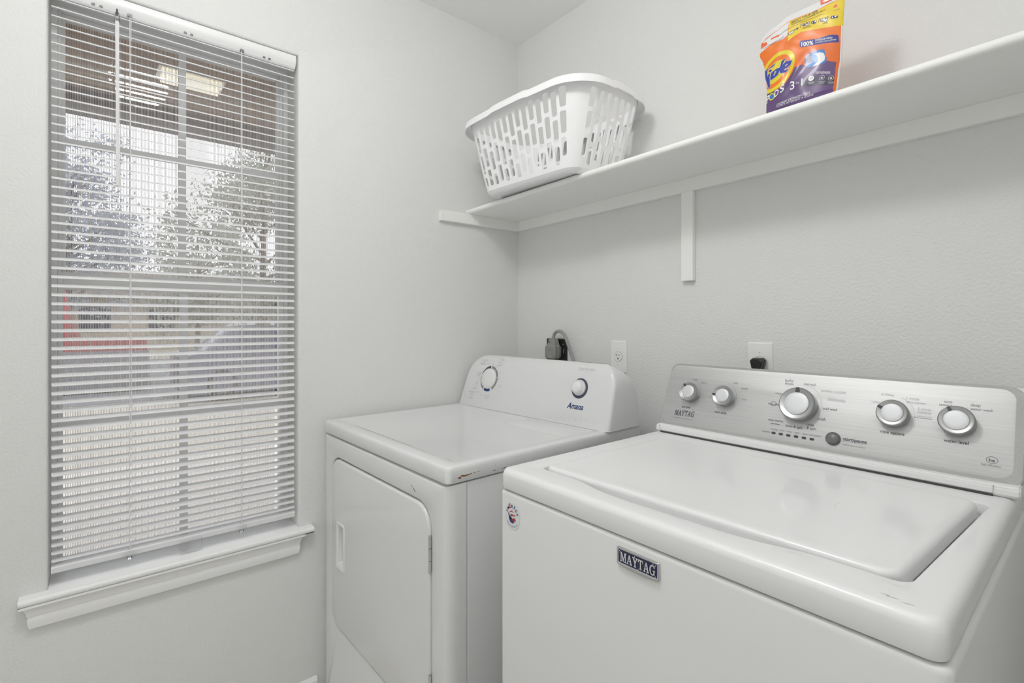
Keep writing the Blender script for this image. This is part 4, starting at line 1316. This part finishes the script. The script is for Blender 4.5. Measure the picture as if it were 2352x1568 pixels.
# ================================================================== OUTLETS, PLUGS, CORD
def plate(mb, x0, x1, z0, z1, d=.0062, e=.0035):
    mb.loft([rloop(x0, x1, z0, z1, .0025, 4, fn=lambda x, z: (x, -.0003, z)), rloop(x0, x1, z0, z1, .0025, 4, fn=lambda x, z: (x, -.0020, z)),
             rloop(x0 + e * .4, x1 - e * .4, z0 + e * .4, z1 - e * .4, .0025, 4, fn=lambda x, z: (x, -d + .0012, z)),
             rloop(x0 + e, x1 - e, z0 + e, z1 - e, .0025, 4, fn=lambda x, z: (x, -d, z))], False, True)
def outlet(x, z, label):
    t = thing('power_outlet', label, 'outlet', (x, 0, z - .058), group='white single outlets on the back wall')
    mb = MB(); plate(mb, x - .035, x + .035, z - .058, z + .058)
    mb.build('cover_plate', M['plate'], t, smooth=20)
    fr = (Vector((x, 0, z)), Vector((1, 0, 0)), Vector((0, 0, 1)), Vector((0, -1, 0)))
    mb = MB(); mb.lathe([(.0185, .0055), (.0185, .0064), (.0178, .0068), (.0176, .0062)], fr, 40, cap0=False, cap1=False)
    mb.build('receptacle_gap', M['midgrey'], t, smooth=40)
    mb = MB(); mb.lathe([(.0175, .0055), (.0175, .0074), (.0168, .0080), (.0001, .0080)], fr, 40)
    rc = mb.build('receptacle', M['plate'], t, smooth=40)
    pr = Print(lambda a, b: (x + a, -.0083, z + b))
    pr.poly([(-.0068, .0025), (-.0048, .0025), (-.0048, .0090), (-.0068, .0090)]); pr.poly([(-.0110, .0046), (-.0066, .0046), (-.0066, .0064), (-.0110, .0064)])
    pr.poly([(.0048, .0018), (.0064, .0018), (.0064, .0092), (.0048, .0092)]); pr.disc((0, -.0072), .0026, .0030)
    pr.build('sockets', [M['black']], rc)
    for dz in (.030, -.030):
        mb = MB(); mb.lathe([(.0032, .0055), (.0032, .0068), (.0026, .0074), (.0001, .0075)], (Vector((x, 0, z + dz)), Vector((1, 0, 0)), Vector((0, 0, 1)), Vector((0, -1, 0))), 16)
        s = mb.build('screw', M['plate'], t, smooth=40)
        pr = Print(lambda a, b: (x + a, -.0077, z + dz + b)); pr.line([(-.0018, .0016), (.0018, -.0016)], .0008)
        pr.build('slot', [M['midgrey']], s)
    return t
outlet(.5755, 1.1445, 'white single outlet with nothing plugged in, behind the dryer console')
outlet(1.0835, 1.1540, 'white single outlet with a black plug in it, above the washer console')

def octa(cx, cy, cz, w, h, c): return [(cx + sx * (w - (c if k else 0)), cy, cz + sz_ * (h - (0 if k else c))) for sx, sz_, k in ((1, -1, 0), (1, 1, 0), (1, 1, 1), (-1, 1, 1), (-1, 1, 0), (-1, -1, 0), (-1, -1, 1), (1, -1, 1))]
wp = thing('washer_plug', 'black plug of the washer cord, pushed into the outlet above the washer console', 'plug', (1.088, -.02, 1.13))
mb = MB()
def trap(y, wt, wb, zt, zb, ch): return [(1.088 - wb, y, zb), (1.088 + wb, y, zb), (1.088 + wt, y, zt - ch), (1.088 + wt - ch, y, zt), (1.088 - wt + ch, y, zt), (1.088 - wt, y, zt - ch)]
mb.loft([trap(-.0085, .0145, .008, 1.1670, 1.130, .005), trap(-.0150, .0180, .010, 1.1685, 1.130, .006), trap(-.0250, .0185, .0105, 1.1680, 1.130, .006), trap(-.0270, .0165, .009, 1.1660, 1.132, .006),
         trap(-.0290, .0165, .009, 1.1660, 1.132, .006), trap(-.0300, .0185, .011, 1.1680, 1.130, .006), trap(-.0400, .0175, .0105, 1.1665, 1.130, .006), trap(-.0430, .0150, .008, 1.1630, 1.133, .006)], True, True)
mb.build('plug_body', M['black'], wp, smooth=25)
mb = MB(); mb.tube([(1.088, -.026, 1.133), (1.088, -.027, 1.115), (1.087, -.030, 1.085), (1.085, -.032, 1.03), (1.084, -.034, .95)], [.008, .0065, .0045, .0045, .0045], 12)
mb.build('cord', M['black'], wp, smooth=60)

ro = thing('range_outlet', 'black square high-voltage outlet on the back wall behind the dryer console', 'outlet', (.255, 0, 1.088))
mb = MB(); plate(mb, .198, .3135, 1.088, 1.2025, .0085, .003)
mb.build('cover_plate', M['black'], ro, smooth=20)
pr = Print(lambda x, z: (x, -.0089, z))
pr.disc((.2965, 1.180), .0016, .0020, 0, 12); pr.line([(.2985, 1.160), (.2995, 1.152), (.2985, 1.145)], .0016)
pr.build('highlights_screws', [M['plate']], ro)
ro.children[-1].name = 'screw'  # white marks: a screw and a painted highlight on the black plate

dp = thing('dryer_power_cord', 'grey round-bodied plug and thick grey cord looping down behind the dryer console', 'cord', (.265, -.03, 1.13))
mb = MB()
def pb(y, w, h, c, cx=.262, cz=1.1490): return [(cx + a, y, cz + b) for a, b in rloop(-w, w, -h, h, c, 6)]
mb.loft([pb(-.0088, .0250, .0260, .012), pb(-.016, .0290, .0290, .013), pb(-.030, .0300, .0295, .013), pb(-.033, .0280, .0275, .012), pb(-.036, .0285, .0280, .012), pb(-.044, .0300, .0290, .012),
         pb(-.050, .0290, .0280, .012), pb(-.0530, .0260, .0250, .012), pb(-.0535, .0080, .0080, .007), pb(-.0520, .0055, .0055, .005)], True, True)
body_ = mb.build('plug_body', M['plug'], dp, smooth=35)
mb = MB()
def nk(z, w, d0, d1, cx): return [(cx + a, (d0 + d1) / 2 + b, z) for a, b in rloop(-w, w, -(d1 - d0) / 2, (d1 - d0) / 2, .005, 4)]
mb.loft([nk(1.165, .0245, -.050, -.012, .262), nk(1.180, .0205, -.048, -.014, .263), nk(1.199, .0165, -.046, -.018, .264), nk(1.2015, .0150, -.045, -.019, .264)], True, True)
mb.build('plug_neck', M['plug'], dp, smooth=35)
pr = Print(lambda x, z: (x, -.0485 + (z - 1.18) * .105, z)); pr.poly([(.2460, 1.1920), (.2620, 1.1895), (.2620, 1.1862), (.2460, 1.1890)])
pr.build('neck_slot', [M['black']], body_)
cpts = [(.264, -.032, 1.196), (.266, -.033, 1.211), (.274, -.034, 1.225), (.290, -.035, 1.2335), (.310, -.036, 1.2330), (.328, -.036, 1.2220), (.340, -.034, 1.202), (.350, -.030, 1.172), (.360, -.026, 1.142), (.372, -.024, 1.110),
        (.385, -.024, 1.06), (.392, -.026, .98), (.394, -.03, .90)]
def catmull(p, n=6):
    p = [Vector(q) for q in p]; out = []
    for i in range(len(p) - 1):
        a, b, c, d = p[max(i - 1, 0)], p[i], p[i + 1], p[min(i + 2, len(p) - 1)]
        for k in range(n):
            t = k / n
            out.append(.5 * ((2 * b) + (c - a) * t + (2 * a - 5 * b + 4 * c - d) * t * t + (3 * b - a - 3 * c + d) * t ** 3))
    return out + [p[-1]]
mb = MB(); mb.tube(catmull(cpts), .0068, 14)
mb.build('cord', M['cordgrey'], dp, smooth=60)

# ================================================================== OUTSIDE THE WINDOW
mb = MB()
ring(mb, -.300, -.206, -2.9, .4, -.3, 2.6, 1.335, .835, .450)
o = mb.build('wall_exterior', M['brick'], smooth=0, weld=False); struct(o)
slab('porch_floor', M['concrete'], -4.6, -.300, -12, 14, -.20, -.12)
slab('yard_ground', M['grass'], -70, -4.6, -60, 70, -.24, -.16)
slab('parking_lot', M['asphalt'], -22, -9.5, -60, 70, -.20, -.15)
slab('porch_ceiling', M['soffit'], -1.95, -.300, -8, 9, 2.49, 2.56)
slab('porch_beam', M['beam'], -1.95, -1.70, -8, 9, 2.42, 2.489)
pl2 = thing('cream_strips', 'pair of glowing cream strips under the brown porch ceiling, seen at the top of the window', 'light', (-1.22, -1.11, 2.49))  # emissive cream strips set against the porch ceiling
for x in (-1.165, -1.255):
    mb = MB(); mb.tube([(x, -1.235, 2.466), (x, -.985, 2.466)], .017, 12)
    mb.build('tube', M['glow_warm'], pl2)
mb = MB(); mb.box(-1.285, -1.135, -1.25, -.97, 2.482, 2.4898); mb.build('housing', M['car_white'], pl2, smooth=0)

def tree(name, label, x, y, h, cr, leafm, n, size, seed, trunk_r=.12, crown0=.35, squash=1.0):
    rnd = random.Random(seed)
    t = thing(name, label, 'tree', (x, y, -.16), group=None)
    mb = MB()
    mb.tube([(x, y, -.17), (x + .05, y + .04, h * .3), (x - .05, y + .1, h * .6), (x, y, h * .9)], [trunk_r, trunk_r * .8, trunk_r * .5, trunk_r * .15], 8)
    ends = []
    for k in range(16):
        a = rnd.uniform(0, 6.28); z0 = h * rnd.uniform(.25, .75); l = cr * rnd.uniform(.5, 1.0)
        e = (x + l * math.cos(a), y + l * math.sin(a), min(h, z0 + l * rnd.uniform(.2, .9)))
        mb.tube([(x, y, z0), ((x + e[0]) / 2, (y + e[1]) / 2, (z0 + e[2]) / 2 - .08), e], [trunk_r * .35, trunk_r * .22, .012], 5)
        ends.append(e)
    mb.build('trunk', M['bark'], t, smooth=60)
    mb = MB()
    cl = [(x + rnd.gauss(0, cr * .42), y + rnd.gauss(0, cr * .42), h * crown0 + (h - h * crown0) * rnd.random() * squash) for _ in range(26)] + ends
    for k in range(n):
        c = rnd.choice(cl); s = size * rnd.uniform(.5, 1.3)
        p = Vector((c[0] + rnd.gauss(0, cr * .17), c[1] + rnd.gauss(0, cr * .17), c[2] + rnd.gauss(0, cr * .13)))
        u = Vector((rnd.gauss(0, 1), rnd.gauss(0, 1), rnd.gauss(0, 1))).normalized(); w = u.orthogonal().normalized()
        w = (w + u.cross(w) * rnd.uniform(-1, 1)).normalized()
        mb.face([p - u * s, p - w * s * .45, p + u * s, p + w * s * .45])
    mb.build('foliage', M[leafm], t, smooth=0, weld=False)
    return t
tree('tree', 'tall grey-green tree filling the right half of the window beyond the porch', -13.2, 2.0, 6.6, 2.0, 'leaf', 15000, .06, 11, crown0=.22)
tree('tree', 'blue-grey tree seen through the left panes, behind the red van', -16.8, -2.1, 6.6, 1.9, 'leaf_blue', 13000, .065, 12, crown0=.25)
tree('tree', 'dense olive tree low at the right, far beyond the dark blue car', -26.0, 9.5, 4.6, 2.6, 'leaf_dark', 5000, .13, 13, crown0=.12)
tree('tree', 'pale grey-green tree far behind the middle of the window', -23.5, 1.9, 5.6, 2.1, 'leaf', 6000, .11, 14, crown0=.12)
tree('tree', 'olive tree at the far left, mostly behind the red van', -24.0, -6.2, 4.4, 2.4, 'leaf_dark', 4000, .13, 15, crown0=.2)

def vehicle(name, label, cat, x, y, L_, W_, H_, belt, m_body, m_glass, van=False):
    """Side-on to the house: length along y, near side facing +x; x is the near side."""
    t = thing(name, label, cat, (x - W_ / 2, y, -.15))
    z0 = .12
    if van: prof = [(-.5, z0), (.5, z0), (.5, belt * .75), (.49, belt), (.22, belt + .02), (.16, H_ * .97), (.12, H_), (-.46, H_), (-.49, H_ * .95), (-.5, belt)]
    else: prof = [(-.5, z0 + .08), (-.46, z0), (.46, z0), (.5, z0 + .1), (.495, belt * .86), (.28, belt), (.14, H_ * .97), (.08, H_), (-.20, H_), (-.27, H_ * .97), (-.39, belt), (-.5, belt * .92)]
    mb = MB()
    L2 = []
    for f, i in ((0, .06), (.06, 0), (.94, 0), (1, .06)):
        lp = []
        for u, w in prof:
            tuck = .16 * max(0, (w - belt) / (H_ - belt)) if w > belt else 0
            xx = x - W_ * f + (-(tuck) if f < .5 else tuck)
            lp.append((xx, y + u * (L_ - i), w - .15 if i == 0 else (w - .15) * .985 + .01))
        L2.append(lp)
    mb.loft(L2, True, True)
    mb.build('body', M[m_body], t, smooth=30)
    mb = MB()
    if van: wins = [(-.45, -.24), (-.22, -.04), (-.02, .13)]
    else: wins = [(-.26, -.03), (0.0, .17)]
    for a, b in wins:
        k0, k1 = belt + .05, H_ - .08
        def px_(w): return x + .004 - .16 * max(0, (w - belt) / (H_ - belt))
        mb.face([(px_(k0), y + a * L_, k0 - .15), (px_(k0), y + b * L_, k0 - .15), (px_(k1), y + (b - (.03 if not van else 0)) * L_, k1 - .15), (px_(k1), y + (a + (.02 if not van else 0)) * L_, k1 - .15)])
    mb.build('side_windows', M[m_glass], t, smooth=0)
    if van:
        mb = MB(); rbox(mb, x - .03, x + .02, y - L_ * .495, y + L_ * .495, .05 - .15, .84 - .15, .01, .01)
        mb.build('lower_trim', M['asphalt'], t)
    for u in (-.32, .32):
        for xx in (x - .10, x - W_ + .10):
            fr = (Vector((xx, y + u * L_, .16)), Vector((0, 1, 0)), Vector((0, 0, 1)), Vector((1, 0, 0)))
            mb = MB(); mb.lathe([(.19, -.10), (.30, -.09), (.31, 0), (.30, .09), (.20, .11), (.18, .08)], fr, 20)
            wl = mb.build('wheel', M['tyre'], t, smooth=40)
            mb = MB(); mb.lathe([(.18, .075), (.15, .10), (.06, .085), (.0001, .095)], fr, 16)
            mb.build('hub_cap', M['car_white'], wl, smooth=40)
    return t
vehicle('van', 'red van with dark side windows parked outside, seen through the lower left panes', 'van', -11.2, -2.60, 4.0, 1.7, 2.15, 1.06, 'van_red', 'car_glass', True)
vehicle('car', 'dark blue car parked outside, seen through the lower right panes', 'car', -8.6, 1.45, 3.6, 1.6, 1.35, .88, 'car_blue', 'car_glass')
vehicle('car', 'white car parked outside, well behind the dark blue car', 'car', -18.4, 3.4, 3.8, 1.6, 1.40, .90, 'car_white', 'car_glass')
hs_ = thing('house', 'tan single-storey house with a brown roof far across the parking lot', 'building', (-30, -1, -.16))
mb = MB(); mb.box(-38, -30, -8, 8, -.2, 2.6); mb.build('walls', M['tan'], hs_, smooth=0)
mb = MB(); mb.loft([[(-29.2, -8.8, 2.55), (-29.2, 8.8, 2.55), (-38.8, 8.8, 2.55), (-38.8, -8.8, 2.55)], [(-33.9, -5, 4.2), (-33.9, 5, 4.2), (-34.1, 5, 4.2), (-34.1, -5, 4.2)]], True, True)
mb.build('roof', M['roof'], hs_, smooth=0)
for y in (-5.5, -1.5, 1.2, 5.0):
    mb = MB(); mb.box(-30.02, -29.96, y - .6, y + .6, .8, 2.0); mb.build('window', M['car_glass'], hs_, smooth=0)

for o in LOCALS:
    if '_local' in o: del o['_local']
